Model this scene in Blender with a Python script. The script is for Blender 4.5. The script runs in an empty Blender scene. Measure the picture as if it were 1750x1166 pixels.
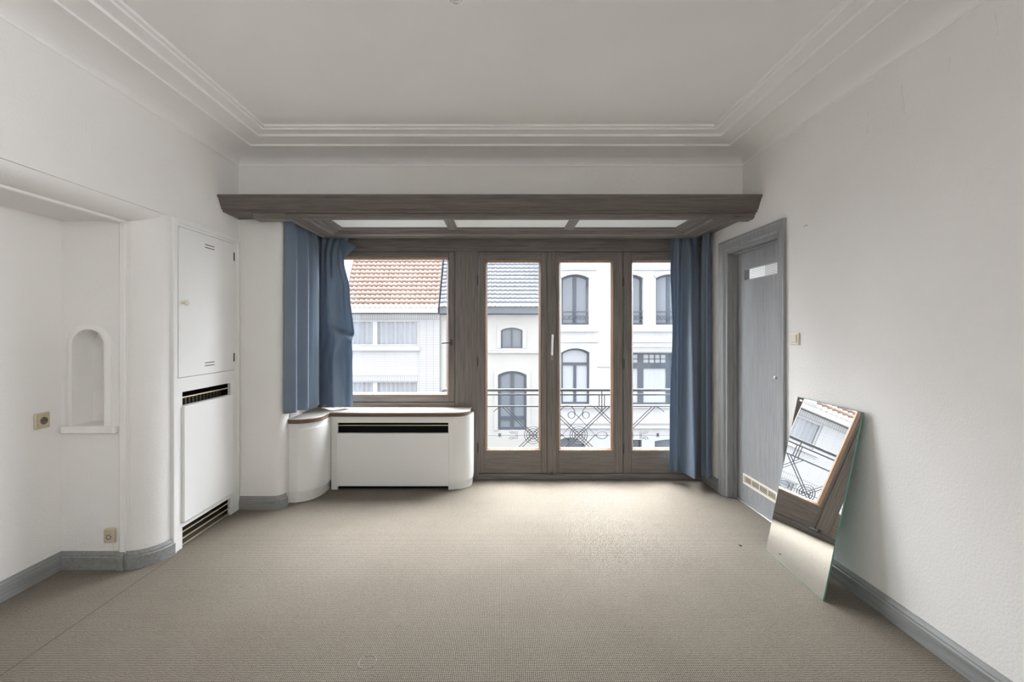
import bpy, bmesh, math, random
from mathutils import Vector
random.seed(7)
SC = bpy.context.scene
COL = SC.collection
PI = math.pi

# ------------------------------------------------------------------ camera
F = 778.0; CX = 857.0; CY = 565.0; H = 1.40          # focal length in px, vanishing point, eye height
cd = bpy.data.cameras.new('camera'); cam = bpy.data.objects.new('camera', cd); COL.objects.link(cam)
cd.sensor_width = 36.0; cd.lens = 36.0 * F / 1750.0
cd.shift_x = (875 - CX) / 1750.0; cd.shift_y = -(583 - CY) / 1750.0
cd.clip_start = 0.02; cd.clip_end = 300
cam.location = (0, 0, H); cam.rotation_euler = (PI / 2, 0, 0)
SC.camera = cam

# ------------------------------------------------------------------ sky, light, exposure
SKY, BRIGHT_SIDE = 2.2, 7.5
w = bpy.data.worlds.new('overcast_sky'); SC.world = w; w.use_nodes = True
nt = w.node_tree; nt.nodes.clear()
wo = nt.nodes.new('ShaderNodeOutputWorld'); bg = nt.nodes.new('ShaderNodeBackground')
tc = nt.nodes.new('ShaderNodeTexCoord'); sp = nt.nodes.new('ShaderNodeSeparateXYZ')
rp = nt.nodes.new('ShaderNodeValToRGB')
rp.color_ramp.elements[0].position = 0.0; rp.color_ramp.elements[0].color = (0.80, 0.84, 0.90, 1)
rp.color_ramp.elements[1].position = 0.8; rp.color_ramp.elements[1].color = (0.93, 0.97, 1.0, 1)
nt.links.new(tc.outputs['Generated'], sp.inputs[0]); nt.links.new(sp.outputs['Z'], rp.inputs[0])
nt.links.new(rp.outputs[0], bg.inputs['Color'])
mr = nt.nodes.new('ShaderNodeMapRange'); mr.interpolation_type = 'SMOOTHSTEP'          # the cloud is brightest on the side of the hidden sun
mr.inputs['From Min'].default_value = 0.1; mr.inputs['From Max'].default_value = 0.95
mr.inputs['To Min'].default_value = SKY; mr.inputs['To Max'].default_value = SKY * BRIGHT_SIDE
dt = nt.nodes.new('ShaderNodeVectorMath'); dt.operation = 'DOT_PRODUCT'; dt.inputs[1].default_value = (0.0, 0.72, 0.69)
nt.links.new(tc.outputs['Generated'], dt.inputs[0]); nt.links.new(dt.outputs['Value'], mr.inputs['Value']); nt.links.new(mr.outputs[0], bg.inputs['Strength'])
nt.links.new(bg.outputs[0], wo.inputs['Surface'])

def portal(name, loc, rot, sx, sy):
    l = bpy.data.lights.new(name, 'AREA'); l.shape = 'RECTANGLE'; l.size = sx; l.size_y = sy
    l.cycles.is_portal = True
    o = bpy.data.objects.new(name, l); COL.objects.link(o); o.location = loc; o.rotation_euler = rot
portal('front_window_daylight', (0.06, 4.46, 1.14), (-PI / 2, 0, 0), 3.6, 2.28)
portal('side_fill_portal', (2.10, -1.25, 1.78), (0, PI / 2, 0), 1.5, 2.0)  # portal for the added side window

SUN, SIDE_FILL = 12.5, 75.0
sl = bpy.data.lights.new('veiled_sun', 'SUN'); sl.energy = SUN; sl.angle = math.radians(55); sl.color = (0.97, 0.985, 1.0)
so = bpy.data.objects.new('veiled_sun', sl); COL.objects.link(so)          # sun behind thin cloud, above the houses opposite
so.rotation_euler = Vector((-0.05, -0.50, -0.86)).to_track_quat('-Z', 'Y').to_euler(); so.location = (2, 12, 12)
rl = bpy.data.lights.new('side_fill_light', 'AREA'); rl.shape = 'RECTANGLE'; rl.size = 1.5; rl.size_y = 1.9; rl.energy = SIDE_FILL; rl.color = (0.97, 0.985, 1.0)
ro = bpy.data.objects.new('side_fill_light', rl); COL.objects.link(ro); ro.location = (2.35, -1.25, 1.75); ro.rotation_euler = (0, PI / 2 + 0.30, 0); rl.spread = math.radians(115)  # fill light added outside the unseen side window to brighten the room

SC.view_settings.view_transform = 'Standard'; SC.view_settings.look = 'None'
SC.view_settings.exposure = 0.68; SC.view_settings.gamma = 1.0; SC.view_settings.use_curve_mapping = False
SC.cycles.use_denoising = True
SC.cycles.max_bounces = 14; SC.cycles.diffuse_bounces = 8; SC.cycles.transparent_max_bounces = 24
SC.cycles.sample_clamp_indirect = 12.0

# ------------------------------------------------------------------ materials
def mat_new(name):
    m = bpy.data.materials.new(name); m.use_nodes = True
    n = m.node_tree.nodes; b = n['Principled BSDF']
    return m, m.node_tree, b

def plain(name, c, rough=0.5, metal=0.0, spec=0.5):
    m, t, b = mat_new(name)
    b.inputs['Base Color'].default_value = (*c, 1); b.inputs['Roughness'].default_value = rough
    b.inputs['Metallic'].default_value = metal; b.inputs['Specular IOR Level'].default_value = spec
    return m

def ramp(t, stops):
    r = t.nodes.new('ShaderNodeValToRGB'); e = r.color_ramp.elements
    while len(e) < len(stops): e.new(0.5)
    for k, (p, c) in enumerate(stops):
        e[k].position = p; e[k].color = (*c, 1)
    return r

def noise(t, scale, detail=3.0, vec=None, rough=0.55):
    n = t.nodes.new('ShaderNodeTexNoise'); n.inputs['Scale'].default_value = scale
    n.inputs['Detail'].default_value = detail; n.inputs['Roughness'].default_value = rough
    if vec is not None: t.links.new(vec, n.inputs['Vector'])
    return n

def objco(t, scale=(1, 1, 1)):
    c = t.nodes.new('ShaderNodeTexCoord'); mp = t.nodes.new('ShaderNodeMapping')
    mp.inputs['Scale'].default_value = scale
    t.links.new(c.outputs['Object'], mp.inputs['Vector'])
    return mp.outputs[0]

def bump(t, b, h, strength, dist):
    bp = t.nodes.new('ShaderNodeBump'); bp.inputs['Strength'].default_value = strength
    bp.inputs['Distance'].default_value = dist
    t.links.new(h, bp.inputs['Height']); t.links.new(bp.outputs[0], b.inputs['Normal'])

def plaster(name, c, grain=90.0, strength=0.35, dist=0.006, rough=0.75, var=0.03):
    m, t, b = mat_new(name)
    v = objco(t)
    n1 = noise(t, 1.6, 3, v)
    d = tuple(x * (1 - var) for x in c)
    r = ramp(t, [(0.35, d), (0.65, c)])
    t.links.new(n1.outputs['Fac'], r.inputs[0]); t.links.new(r.outputs[0], b.inputs['Base Color'])
    b.inputs['Roughness'].default_value = rough; b.inputs['Specular IOR Level'].default_value = 0.25
    n2 = noise(t, grain, 2.5, v)
    bump(t, b, n2.outputs['Fac'], strength, dist)
    return m

def wood(name, axis, dark, light, rough=0.5, scale=1.0, spec=0.35):
    m, t, b = mat_new(name)
    s = [75.0 * scale] * 3; s['xyz'.index(axis)] = 3.2 * scale
    v = objco(t, s)
    n1 = noise(t, 1.0, 5, v, 0.62)
    r = ramp(t, [(0.30, dark), (0.50, tuple((a + c) / 2 for a, c in zip(dark, light))), (0.72, light)])
    t.links.new(n1.outputs['Fac'], r.inputs[0])
    s2 = [260.0 * scale] * 3; s2['xyz'.index(axis)] = 9.0 * scale
    n2 = noise(t, 1.0, 2, objco(t, s2))
    mx = t.nodes.new('ShaderNodeMix'); mx.data_type = 'RGBA'; mx.blend_type = 'MULTIPLY'
    mx.inputs['Factor'].default_value = 0.38
    r2 = ramp(t, [(0.35, (0.72, 0.72, 0.72)), (0.6, (1.06, 1.05, 1.04))])
    t.links.new(n2.outputs['Fac'], r2.inputs[0])
    t.links.new(r.outputs[0], mx.inputs['A']); t.links.new(r2.outputs[0], mx.inputs['B'])
    t.links.new(mx.outputs['Result'], b.inputs['Base Color'])
    b.inputs['Roughness'].default_value = rough; b.inputs['Specular IOR Level'].default_value = spec
    bump(t, b, n2.outputs['Fac'], 0.25, 0.002)
    return m

def glass_mat(name, tint=(1, 1, 1), refl=0.06):
    m, t, b = mat_new(name); t.nodes.remove(b)
    o = t.nodes['Material Output']
    tr = t.nodes.new('ShaderNodeBsdfTransparent'); tr.inputs[0].default_value = (*tint, 1)
    gl = t.nodes.new('ShaderNodeBsdfGlossy'); gl.inputs['Roughness'].default_value = 0.0
    fr = t.nodes.new('ShaderNodeFresnel'); ge = t.nodes.new('ShaderNodeNewGeometry'); mr_ = t.nodes.new('ShaderNodeMapRange')
    mr_.inputs['To Min'].default_value = 1.42; mr_.inputs['To Max'].default_value = 1 / 1.42
    t.links.new(ge.outputs['Backfacing'], mr_.inputs['Value']); t.links.new(mr_.outputs[0], fr.inputs['IOR'])
    mx = t.nodes.new('ShaderNodeMixShader')
    t.links.new(fr.outputs[0], mx.inputs[0]); t.links.new(tr.outputs[0], mx.inputs[1]); t.links.new(gl.outputs[0], mx.inputs[2])
    t.links.new(mx.outputs[0], o.inputs['Surface'])
    return m

def carpet(name):
    m, t, b = mat_new(name)
    c = t.nodes.new('ShaderNodeTexCoord'); s = t.nodes.new('ShaderNodeSeparateXYZ')
    nz = noise(t, 55.0, 2, c.outputs['Object'])
    t.links.new(c.outputs['Object'], s.inputs[0])
    def math_(op, a, bb):
        n = t.nodes.new('ShaderNodeMath'); n.operation = op
        for k, x in enumerate((a, bb)):
            if x is None: continue
            if isinstance(x, (int, float)): n.inputs[k].default_value = x
            else: t.links.new(x, n.inputs[k])
        return n.outputs[0]
    jit = math_('MULTIPLY', nz.outputs['Fac'], 4.5)
    fx = math_('SINE', math_('ADD', math_('MULTIPLY', s.outputs['X'], 2 * PI / 0.0082), jit), None)
    fy = math_('SINE', math_('ADD', math_('MULTIPLY', s.outputs['Y'], 2 * PI / 0.0098), jit), None)
    h = math_('ADD', math_('MULTIPLY', fx, 0.22), math_('ADD', math_('MULTIPLY', fy, 0.30), 0.5))
    n2 = noise(t, 260.0, 2, c.outputs['Object'])
    h2 = math_('ADD', math_('MULTIPLY', h, 0.70), math_('MULTIPLY', math_('SUBTRACT', n2.outputs['Fac'], 0.15), 0.48))
    r = ramp(t, [(0.18, (0.045, 0.038, 0.029)), (0.45, (0.177, 0.156, 0.128)), (0.85, (0.333, 0.299, 0.252))])
    t.links.new(h2, r.inputs[0])
    # wear: large soft blotches
    n3 = noise(t, 1.3, 4, c.outputs['Object'])
    r3 = ramp(t, [(0.3, (0.90, 0.885, 0.87)), (0.7, (1.05, 1.05, 1.05))])
    t.links.new(n3.outputs['Fac'], r3.inputs[0])
    mx = t.nodes.new('ShaderNodeMix'); mx.data_type = 'RGBA'; mx.blend_type = 'MULTIPLY'; mx.inputs['Factor'].default_value = 1
    t.links.new(r.outputs[0], mx.inputs['A']); t.links.new(r3.outputs[0], mx.inputs['B'])
    t.links.new(mx.outputs['Result'], b.inputs['Base Color'])
    b.inputs['Roughness'].default_value = 0.95; b.inputs['Specular IOR Level'].default_value = 0.1
    bump(t, b, h2, 0.5, 0.004)
    return m

def bricks(name, c, mortar, bw, bh, offset=0.5, ms=0.012):
    m, t, b = mat_new(name)
    cc = t.nodes.new('ShaderNodeTexCoord'); s = t.nodes.new('ShaderNodeSeparateXYZ'); k = t.nodes.new('ShaderNodeCombineXYZ')
    t.links.new(cc.outputs['Object'], s.inputs[0]); t.links.new(s.outputs['X'], k.inputs['X']); t.links.new(s.outputs['Z'], k.inputs['Y'])
    br = t.nodes.new('ShaderNodeTexBrick'); br.offset = offset
    br.inputs['Color1'].default_value = (*c, 1); br.inputs['Color2'].default_value = (*[x * 0.95 for x in c], 1)
    br.inputs['Mortar'].default_value = (*mortar, 1); br.inputs['Scale'].default_value = 1.0
    br.inputs['Mortar Size'].default_value = ms; br.inputs['Brick Width'].default_value = bw; br.inputs['Row Height'].default_value = bh
    t.links.new(k.outputs[0], br.inputs['Vector']); t.links.new(br.outputs['Color'], b.inputs['Base Color'])
    b.inputs['Roughness'].default_value = 0.8; b.inputs['Specular IOR Level'].default_value = 0.1
    return m

def tiles_mat(name, a, c):
    m, t, b = mat_new(name)
    n1 = noise(t, 5.0, 3, objco(t))
    r = ramp(t, [(0.3, a), (0.7, c)])
    t.links.new(n1.outputs['Fac'], r.inputs[0]); t.links.new(r.outputs[0], b.inputs['Base Color'])
    b.inputs['Roughness'].default_value = 0.75; b.inputs['Specular IOR Level'].default_value = 0.2
    return m

def fabric(name, c):
    m, t, b = mat_new(name)
    n1 = noise(t, 3.0, 3, objco(t))
    r = ramp(t, [(0.3, tuple(x * 0.93 for x in c)), (0.7, c)])
    t.links.new(n1.outputs['Fac'], r.inputs[0]); t.links.new(r.outputs[0], b.inputs['Base Color'])
    b.inputs['Roughness'].default_value = 0.42; b.inputs['Specular IOR Level'].default_value = 0.45
    b.inputs['Sheen Weight'].default_value = 0.15
    n2 = noise(t, 14.0, 3, objco(t)); bump(t, b, n2.outputs['Fac'], 0.12, 0.010)
    tl = t.nodes.new('ShaderNodeBsdfTranslucent'); t.links.new(r.outputs[0], tl.inputs['Color'])
    mx = t.nodes.new('ShaderNodeMixShader'); mx.inputs[0].default_value = 0.22
    t.links.new(b.outputs[0], mx.inputs[1]); t.links.new(tl.outputs[0], mx.inputs[2]); t.links.new(mx.outputs[0], t.nodes['Material Output'].inputs['Surface'])
    return m

M = dict(
    wall=plaster('wall_plaster', (0.80, 0.785, 0.765)),
    smooth=plaster('smooth_plaster', (0.82, 0.805, 0.785), 140, 0.12, 0.003),
    ceil=plaster('ceiling_plaster', (0.83, 0.815, 0.80), 140, 0.06, 0.002),
    white=plaster('white_paint', (0.80, 0.80, 0.785), 25, 0.05, 0.003, 0.42),
    carpet=carpet('loop_carpet'),
    beam=wood('beam_oak', 'x', (0.100, 0.085, 0.076), (0.188, 0.165, 0.150)),
    wx=wood('limed_oak_x', 'x', (0.128, 0.111, 0.099), (0.248, 0.222, 0.202)),
    wy=wood('limed_oak_y', 'y', (0.128, 0.111, 0.099), (0.248, 0.222, 0.202)),
    wz=wood('limed_oak_z', 'z', (0.128, 0.111, 0.099), (0.248, 0.222, 0.202)),
    gz=wood('grey_wood_z', 'z', (0.235, 0.240, 0.245), (0.335, 0.343, 0.35), 0.36),
    gy=wood('grey_wood_y', 'y', (0.20, 0.205, 0.20), (0.31, 0.315, 0.315), 0.45),
    gx=wood('grey_wood_x', 'x', (0.20, 0.205, 0.20), (0.31, 0.315, 0.315), 0.45),
    bead=wood('varnished_bead', 'z', (0.17, 0.105, 0.068), (0.28, 0.185, 0.13), 0.4, 0.6),
    board=wood('seat_board', 'x', (0.36, 0.32, 0.28), (0.56, 0.52, 0.48), 0.35, 0.7, 0.6),
    edge=wood('board_edge', 'x', (0.10, 0.065, 0.045), (0.22, 0.155, 0.115), 0.6),
    glass=glass_mat('clear_glass'),
    mirror=plain('silvered_mirror', (0.93, 0.945, 0.94), 0.0, 1.0),
    green=plain('mirror_glass_edge', (0.10, 0.26, 0.21), 0.15),
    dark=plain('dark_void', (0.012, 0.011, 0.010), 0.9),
    radiator=plain('brown_radiator', (0.06, 0.045, 0.035), 0.6),
    brass=plain('pale_brass', (0.55, 0.47, 0.33), 0.4, 0.7),
    brass_dull=plain('dull_brass', (0.27, 0.235, 0.19), 0.5, 0.5),
    steel=plain('nickel', (0.62, 0.62, 0.60), 0.28, 1.0),
    darkmetal=plain('dark_bronze', (0.085, 0.075, 0.065), 0.5, 0.4),
    cream=plain('cream_plastic', (0.55, 0.47, 0.345), 0.4),
    ivory=plain('ivory_plastic', (0.74, 0.69, 0.58), 0.4),
    black=plain('black_plastic', (0.015, 0.015, 0.015), 0.4),
    blue=fabric('blue_satin', (0.195, 0.258, 0.345)),
    panel=plaster('white_panel', (0.86, 0.88, 0.86), 60, 0.03, 0.002, 0.5),
    iron=plain('grey_iron', (0.045, 0.05, 0.06), 0.55),
    tile_red=tiles_mat('clay_tiles', (0.275, 0.195, 0.165), (0.335, 0.245, 0.21)),
    tile_grey=tiles_mat('grey_tiles', (0.215, 0.23, 0.26), (0.265, 0.28, 0.31)),
    brick=bricks('white_brick', (0.47, 0.47, 0.475), (0.33, 0.333, 0.34), 0.74, 0.060, 0.5, 0.009),
    brick_pier=bricks('white_brick_pier', (0.47, 0.47, 0.475), (0.29, 0.293, 0.30), 0.245, 0.060, 0.0, 0.009),
    brick_soldier=bricks('white_soldier_brick', (0.45, 0.45, 0.455), (0.24, 0.24, 0.245), 0.075, 0.40, 0.0, 0.009),
    render_cream=plaster('cream_render', (0.402, 0.394, 0.376), 30, 0.1, 0.01, 0.85),
    render_white=plaster('white_render', (0.450, 0.451, 0.454), 30, 0.05, 0.01, 0.85, 0.015),
    ext_white=plain('white_board', (0.470, 0.470, 0.470), 0.6),
    ext_frame=plain('slate_blue_frame', (0.060, 0.073, 0.092), 0.5),
    ext_grey=plain('zinc', (0.112, 0.126, 0.148), 0.5),
    ext_glass=plain('dim_window_glass', (0.15, 0.168, 0.195), 0.10, 0.0, 0.8),
    ext_blind=plain('pale_blind', (0.376, 0.392, 0.418), 0.6),
    net=plain('net_curtain', (0.345, 0.360, 0.386), 0.8),
    street=plaster('street', (0.09, 0.09, 0.092), 20, 0.1, 0.01, 0.9),
)

# ------------------------------------------------------------------ mesh helpers
ORG = {}
class MB:
    def __init__(s): s.bm = bmesh.new()
    def face(s, pts):
        try: s.bm.faces.new([s.bm.verts.new(p) for p in pts])
        except ValueError: pass
    def box(s, x0, x1, y0, y1, z0, z1):
        if x0 > x1: x0, x1 = x1, x0
        if y0 > y1: y0, y1 = y1, y0
        v = [s.bm.verts.new((x, y, z)) for z in (z0, z1) for y in (y0, y1) for x in (x0, x1)]
        for f in ((0, 2, 3, 1), (4, 5, 7, 6), (0, 1, 5, 4), (2, 6, 7, 3), (0, 4, 6, 2), (1, 3, 7, 5)):
            s.bm.faces.new([v[i] for i in f])
        return s
    def prism(s, poly, axis, a, b):
        # polygon in the two other axes (x,y)->z ; (x,z)->y ; (y,z)->x, extruded from a to b
        def P(p, h):
            return {'z': (p[0], p[1], h), 'y': (p[0], h, p[1]), 'x': (h, p[0], p[1])}[axis]
        A = [s.bm.verts.new(P(p, a)) for p in poly]; B = [s.bm.verts.new(P(p, b)) for p in poly]
        n = len(poly)
        for i in range(n):
            j = (i + 1) % n; s.bm.faces.new((A[i], A[j], B[j], B[i]))
        s.bm.faces.new(A[::-1]); s.bm.faces.new(B)
        return s
    def strip(s, rows, closed=False):
        V = [[s.bm.verts.new(p) for p in r] for r in rows]
        for i in range(len(V) - 1):
            n = len(V[i])
            for j in range(n if closed else n - 1):
                k = (j + 1) % n
                s.bm.faces.new((V[i][j], V[i][k], V[i + 1][k], V[i + 1][j]))
        return V
    def tube(s, pts, r, n=6, closed=False, flat=1.0):
        pts = [Vector(p) for p in pts]; m = len(pts); rows = []
        prev = None
        for i, p in enumerate(pts):
            a = pts[(i - 1) % m] if (closed or i > 0) else p
            b = pts[(i + 1) % m] if (closed or i < m - 1) else p
            t = (b - a)
            if t.length < 1e-9: t = Vector((0, 0, 1))
            t.normalize()
            up = prev if prev is not None else (Vector((0, 1, 0)) if abs(t.y) < 0.9 else Vector((0, 0, 1)))
            u = (up - t * up.dot(t)); u.normalize(); v = t.cross(u); prev = u
            rows.append([p + (u * math.cos(2 * PI * k / n) + v * math.sin(2 * PI * k / n) * flat) * r for k in range(n)])
        if closed: rows.append(rows[0])
        V = s.strip(rows, True)
        if not closed:
            s.bm.faces.new(V[0][::-1]); s.bm.faces.new(V[-1])
        return s
    def lathe(s, prof, c, axis='z', n=24):
        # profile of (radius, height along axis) about c
        rows = []
        for r, h in prof:
            row = []
            for k in range(n):
                a = 2 * PI * k / n; p, q = max(r, 1e-5) * math.cos(a), max(r, 1e-5) * math.sin(a)
                row.append({'z': (c[0] + p, c[1] + q, c[2] + h), 'y': (c[0] + p, c[1] + h, c[2] + q), 'x': (c[0] + h, c[1] + p, c[2] + q)}[axis])
            rows.append(row)
        V = s.strip(rows, True)
        s.bm.faces.new(V[0][::-1]); s.bm.faces.new(V[-1])
        return s
    def sweep(s, path, prof, closed=False, side=1, cap=True):
        # path (x,y); profile (offset to the left of travel * side, z); mitred
        P = [Vector((p[0], p[1])) for p in path]; m = len(P); rows = []
        for i in range(m):
            a = P[(i - 1) % m] if (closed or i > 0) else None
            b = P[(i + 1) % m] if (closed or i < m - 1) else None
            ns = []
            if a is not None: d = (P[i] - a).normalized(); ns.append(Vector((-d.y, d.x)))
            if b is not None: d = (b - P[i]).normalized(); ns.append(Vector((-d.y, d.x)))
            if len(ns) == 2:
                q = ns[0] + ns[1]; q.normalize(); nn = q / max(0.2, q.dot(ns[0]))
            else: nn = ns[0]
            nn = nn * side
            rows.append([(P[i].x + nn.x * d, P[i].y + nn.y * d, z) for d, z in prof])
        if closed: rows.append(rows[0])
        V = s.strip(rows)
        if cap and not closed and len(prof) > 2:
            s.bm.faces.new(V[0][::-1]); s.bm.faces.new(V[-1])
        return s
    def wall(s, x0, x1, z0, z1, y0, y1, holes, axis='y'):
        # slab with rectangular or arch-headed holes: (hx0,hx1,hz0,hz1,rise)
        xs = sorted({x0, x1, *[v for h in holes for v in h[:2]]}); zs = sorted({z0, z1, *[v for h in holes for v in h[2:4]]})
        xs = [x for x in xs if x0 <= x <= x1]; zs = [z for z in zs if z0 <= z <= z1]
        for i in range(len(xs) - 1):
            for j in range(len(zs) - 1):
                cx, cz = (xs[i] + xs[i + 1]) / 2, (zs[j] + zs[j + 1]) / 2
                if any(h[0] < cx < h[1] and h[2] < cz < h[3] for h in holes): continue
                if axis == 'y': s.box(xs[i], xs[i + 1], y0, y1, zs[j], zs[j + 1])
                else: s.box(y0, y1, xs[i], xs[i + 1], zs[j], zs[j + 1])
        for h in holes:
            if len(h) > 4 and h[4] > 0:
                arc = arch(h[0], h[1], h[3], h[4])
                n = len(arc) // 2
                s.prism([(h[0], h[3])] + arc[:n + 1], 'y', y0, y1)
                s.prism([(h[1], h[3])] + arc[n:][::-1], 'y', y0, y1)
        return s
    def build(s, name, mat, parent=None, bevel=0.0, smooth=35, solid=0.0, sub=0, seg=2, weld=True, recalc=True):
        bm = s.bm
        if weld: bmesh.ops.remove_doubles(bm, verts=bm.verts, dist=1e-5)
        if recalc: bmesh.ops.recalc_face_normals(bm, faces=bm.faces)
        if parent is not None: org = ORG[parent.name]
        else:
            xs = [v.co for v in bm.verts]
            lo = [min(c[k] for c in xs) for k in range(3)]; hi = [max(c[k] for c in xs) for k in range(3)]
            org = Vector(((lo[0] + hi[0]) / 2, (lo[1] + hi[1]) / 2, lo[2]))
        for v in bm.verts: v.co = v.co - org
        if smooth:
            ca = math.radians(smooth)
            for f in bm.faces: f.smooth = True
            for e in bm.edges:
                e.smooth = len(e.link_faces) == 2 and e.calc_face_angle(0.0) < ca
        me = bpy.data.meshes.new(name); bm.to_mesh(me); bm.free()
        o = bpy.data.objects.new(name, me); COL.objects.link(o)
        if mat is not None: me.materials.append(mat)
        if parent is not None: o.parent = parent
        else: o.location = org
        ORG[o.name] = org
        if solid:
            md = o.modifiers.new('thickness', 'SOLIDIFY'); md.thickness = solid; md.offset = 0
        if sub:
            md = o.modifiers.new('subdivision', 'SUBSURF'); md.levels = sub; md.render_levels = sub
        if bevel:
            md = o.modifiers.new('bevel', 'BEVEL'); md.width = bevel; md.segments = seg; md.limit_method = 'ANGLE'
            md.angle_limit = math.radians(40); md.harden_normals = False
        return o

def arch(x0, x1, top, rise, n=14):
    # points of a segmental arch from (x0, top-rise) over (mid, top) to (x1, top-rise)
    hw = (x1 - x0) / 2; cx = (x0 + x1) / 2; R = (hw * hw + rise * rise) / (2 * rise); cz = top - R
    a = math.asin(min(1, hw / R)); 
    if rise > R - 1e-6: a = PI / 2
    return [(cx + R * math.sin(-a + 2 * a * k / n), cz + R * math.cos(-a + 2 * a * k / n)) for k in range(n + 1)]

def tag(o, label, cat, group=None, kind=None):
    o['label'] = label; o['category'] = cat
    if group: o['group'] = group
    if kind: o['kind'] = kind
    return o
def struct(o, label, cat): return tag(o, label, cat, kind='structure')
def thing(name, label, cat, loc, group=None, kind=None):
    o = bpy.data.objects.new(name, None); COL.objects.link(o); o.location = loc; o.empty_display_size = 0.1
    ORG[o.name] = Vector(loc); return tag(o, label, cat, group, kind)

# world position of a photo pixel at depth Y
def wx(px, Y): return (px - CX) * Y / F
def wz(py, Y): return H - (py - CY) * Y / F

# main planes
XL, XR = -2.06, 1.89         # side walls
YF = 3.57                    # bulkhead / wall stub plane
YB = 4.27                    # window wall, room face
XA = -2.59                   # alcove back wall
YA = 2.68                    # alcove end wall
XB = -1.725                  # bay left wall
YR = -2.6                    # rear wall
ZC = 2.83                    # ceiling

# ------------------------------------------------------------------ room shell
fl = MB(); fl.box(-2.75, 2.20, YR - 0.2, 4.42, -0.12, 0.0)
floor = struct(fl.build('floor', M['carpet'], smooth=0), 'beige and brown woven loop carpet covering the whole room floor', 'floor')
m = MB(); m.box(-2.0308, -2.0292, 0.2, 2.83, -0.001, 0.0008)
m.build('carpet_seam', M['radiator'], floor, smooth=0)
m = MB(); cyx, cyy = wx(628, 1.921), 1.921
m.tube([(cyx + 0.036 * math.cos(a * PI / 14), cyy + 0.040 * math.sin(a * PI / 14), 0.0005) for a in range(28)], 0.0022, 6, True)
m.build('dent_ring', plain('flattened_pile', (0.27, 0.245, 0.215), 0.8), floor)

m = MB(); m.box(-2.75, 2.20, YR - 0.2, YF + 0.15, ZC, ZC + 0.12)
struct(m.build('ceiling', M['ceil'], smooth=0), 'plain white plaster ceiling with stepped border', 'ceiling')

cove = [(0.0, 2.684), (0.005, 2.686)] + [(0.2 - 0.2 * math.cos(t * PI / 20), 2.692 + 0.073 * math.sin(t * PI / 20)) for t in range(1, 11)]
cprof = cove + [(0.204, 2.765), (0.204, 2.778), (0.225, 2.783), (0.328, 2.783), (0.332, 2.798), (0.352, 2.802),
                (0.392, 2.804), (0.396, 2.814), (0.414, 2.816), (0.418, ZC + 0.01), (0.0, ZC + 0.01)]
m = MB(); m.sweep([(XL, YR), (XL, YF), (XR, YF), (XR, YR)], cprof, side=-1)
struct(m.build('trim_1', M['ceil'], smooth=30), 'white coved plaster cornice running round the ceiling edge', 'cornice')

# left wall: upper wall, alcove, rounded header and rounded pillar
def ell(cx, cy, ax, ay, a0, a1, n=12):
    return [(cx + ax * math.cos(math.radians(a0 + (a1 - a0) * k / n)), cy + ay * math.sin(math.radians(a0 + (a1 - a0) * k / n))) for k in range(n + 1)]
Z1 = 2.112; ZA = 2.045
m = MB()
m.box(-2.30, XL, YR, YF + 0.12, Z1, ZC)                                   # wall above the opening
m.box(-2.30, XL, YR, 0.2, 0, Z1)                                          # wall behind the camera
m.box(-2.75, XA, 0.05, YA + 0.16, 0, Z1 + 0.1)                            # alcove back wall
m.box(-2.75, -2.30, 0.05, 0.2, 0, Z1 + 0.1)
m.box(-2.75, -2.20, 0.1, YA + 0.16, ZA, Z1 + 0.1)                         # alcove soffit
hx = [(-2.20 + 0.128 * math.cos(t), Z1 - (Z1 - ZA) * math.sin(t)) for t in [PI / 2 * k / 12 for k in range(13)]]
m.prism([(-2.20, Z1)] + hx, 'y', 0.2, YA + 0.14)                          # quarter-round header
pil = [(-2.20 + 0.14 * math.cos(t), 2.85 - 0.17 * math.sin(t)) for t in [PI / 2 * k / 14 for k in range(15)]]
m.prism([(-2.30, 2.85), (-2.30, YA + 0.004), (-2.20, YA + 0.004)] + pil[::-1][1:], 'z', 0, Z1)    # quarter-round pillar
NX0, NX1, NZ0, NZ1 = wx(127, YA), wx(182, YA), 0.842, 1.407
nr = (NX1 - NX0) / 2
m.wall(XA, -2.19, 0, ZA, YA, YA + 0.02, [(NX0, NX1, NZ0, NZ1, nr)])       # alcove end wall with the niche
arc = [(NX0, NZ0)] + arch(NX0, NX1, NZ1, nr, 18) + [(NX1, NZ0)]
m.strip([[(x, YA + 0.02, z) for x, z in arc], [(x, YA + 0.125, z) for x, z in arc]], True)
m.face([(x, YA + 0.125, z) for x, z in arc])
m.box(-2.30, XL, 3.54, YF + 0.12, 0, Z1)
m.box(-2.34, -2.30, 2.84, YF + 0.12, 0, Z1)
wl = struct(m.build('wall_left', M['wall'], smooth=30), 'white textured plaster wall on the left with bed alcove and rounded pillar', 'wall')
# thin bead that frames the alcove opening
m = MB()
m.box(-2.242, -2.206, YA - 0.014, YA + 0.01, 0, ZA)
m.box(-2.242, -2.206, 0.2, YA + 0.01, ZA - 0.014, ZA + 0.01)
struct(m.build('trim_2', M['smooth'], bevel=0.006, smooth=30), 'slim white bead framing the alcove opening', 'trim')
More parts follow.
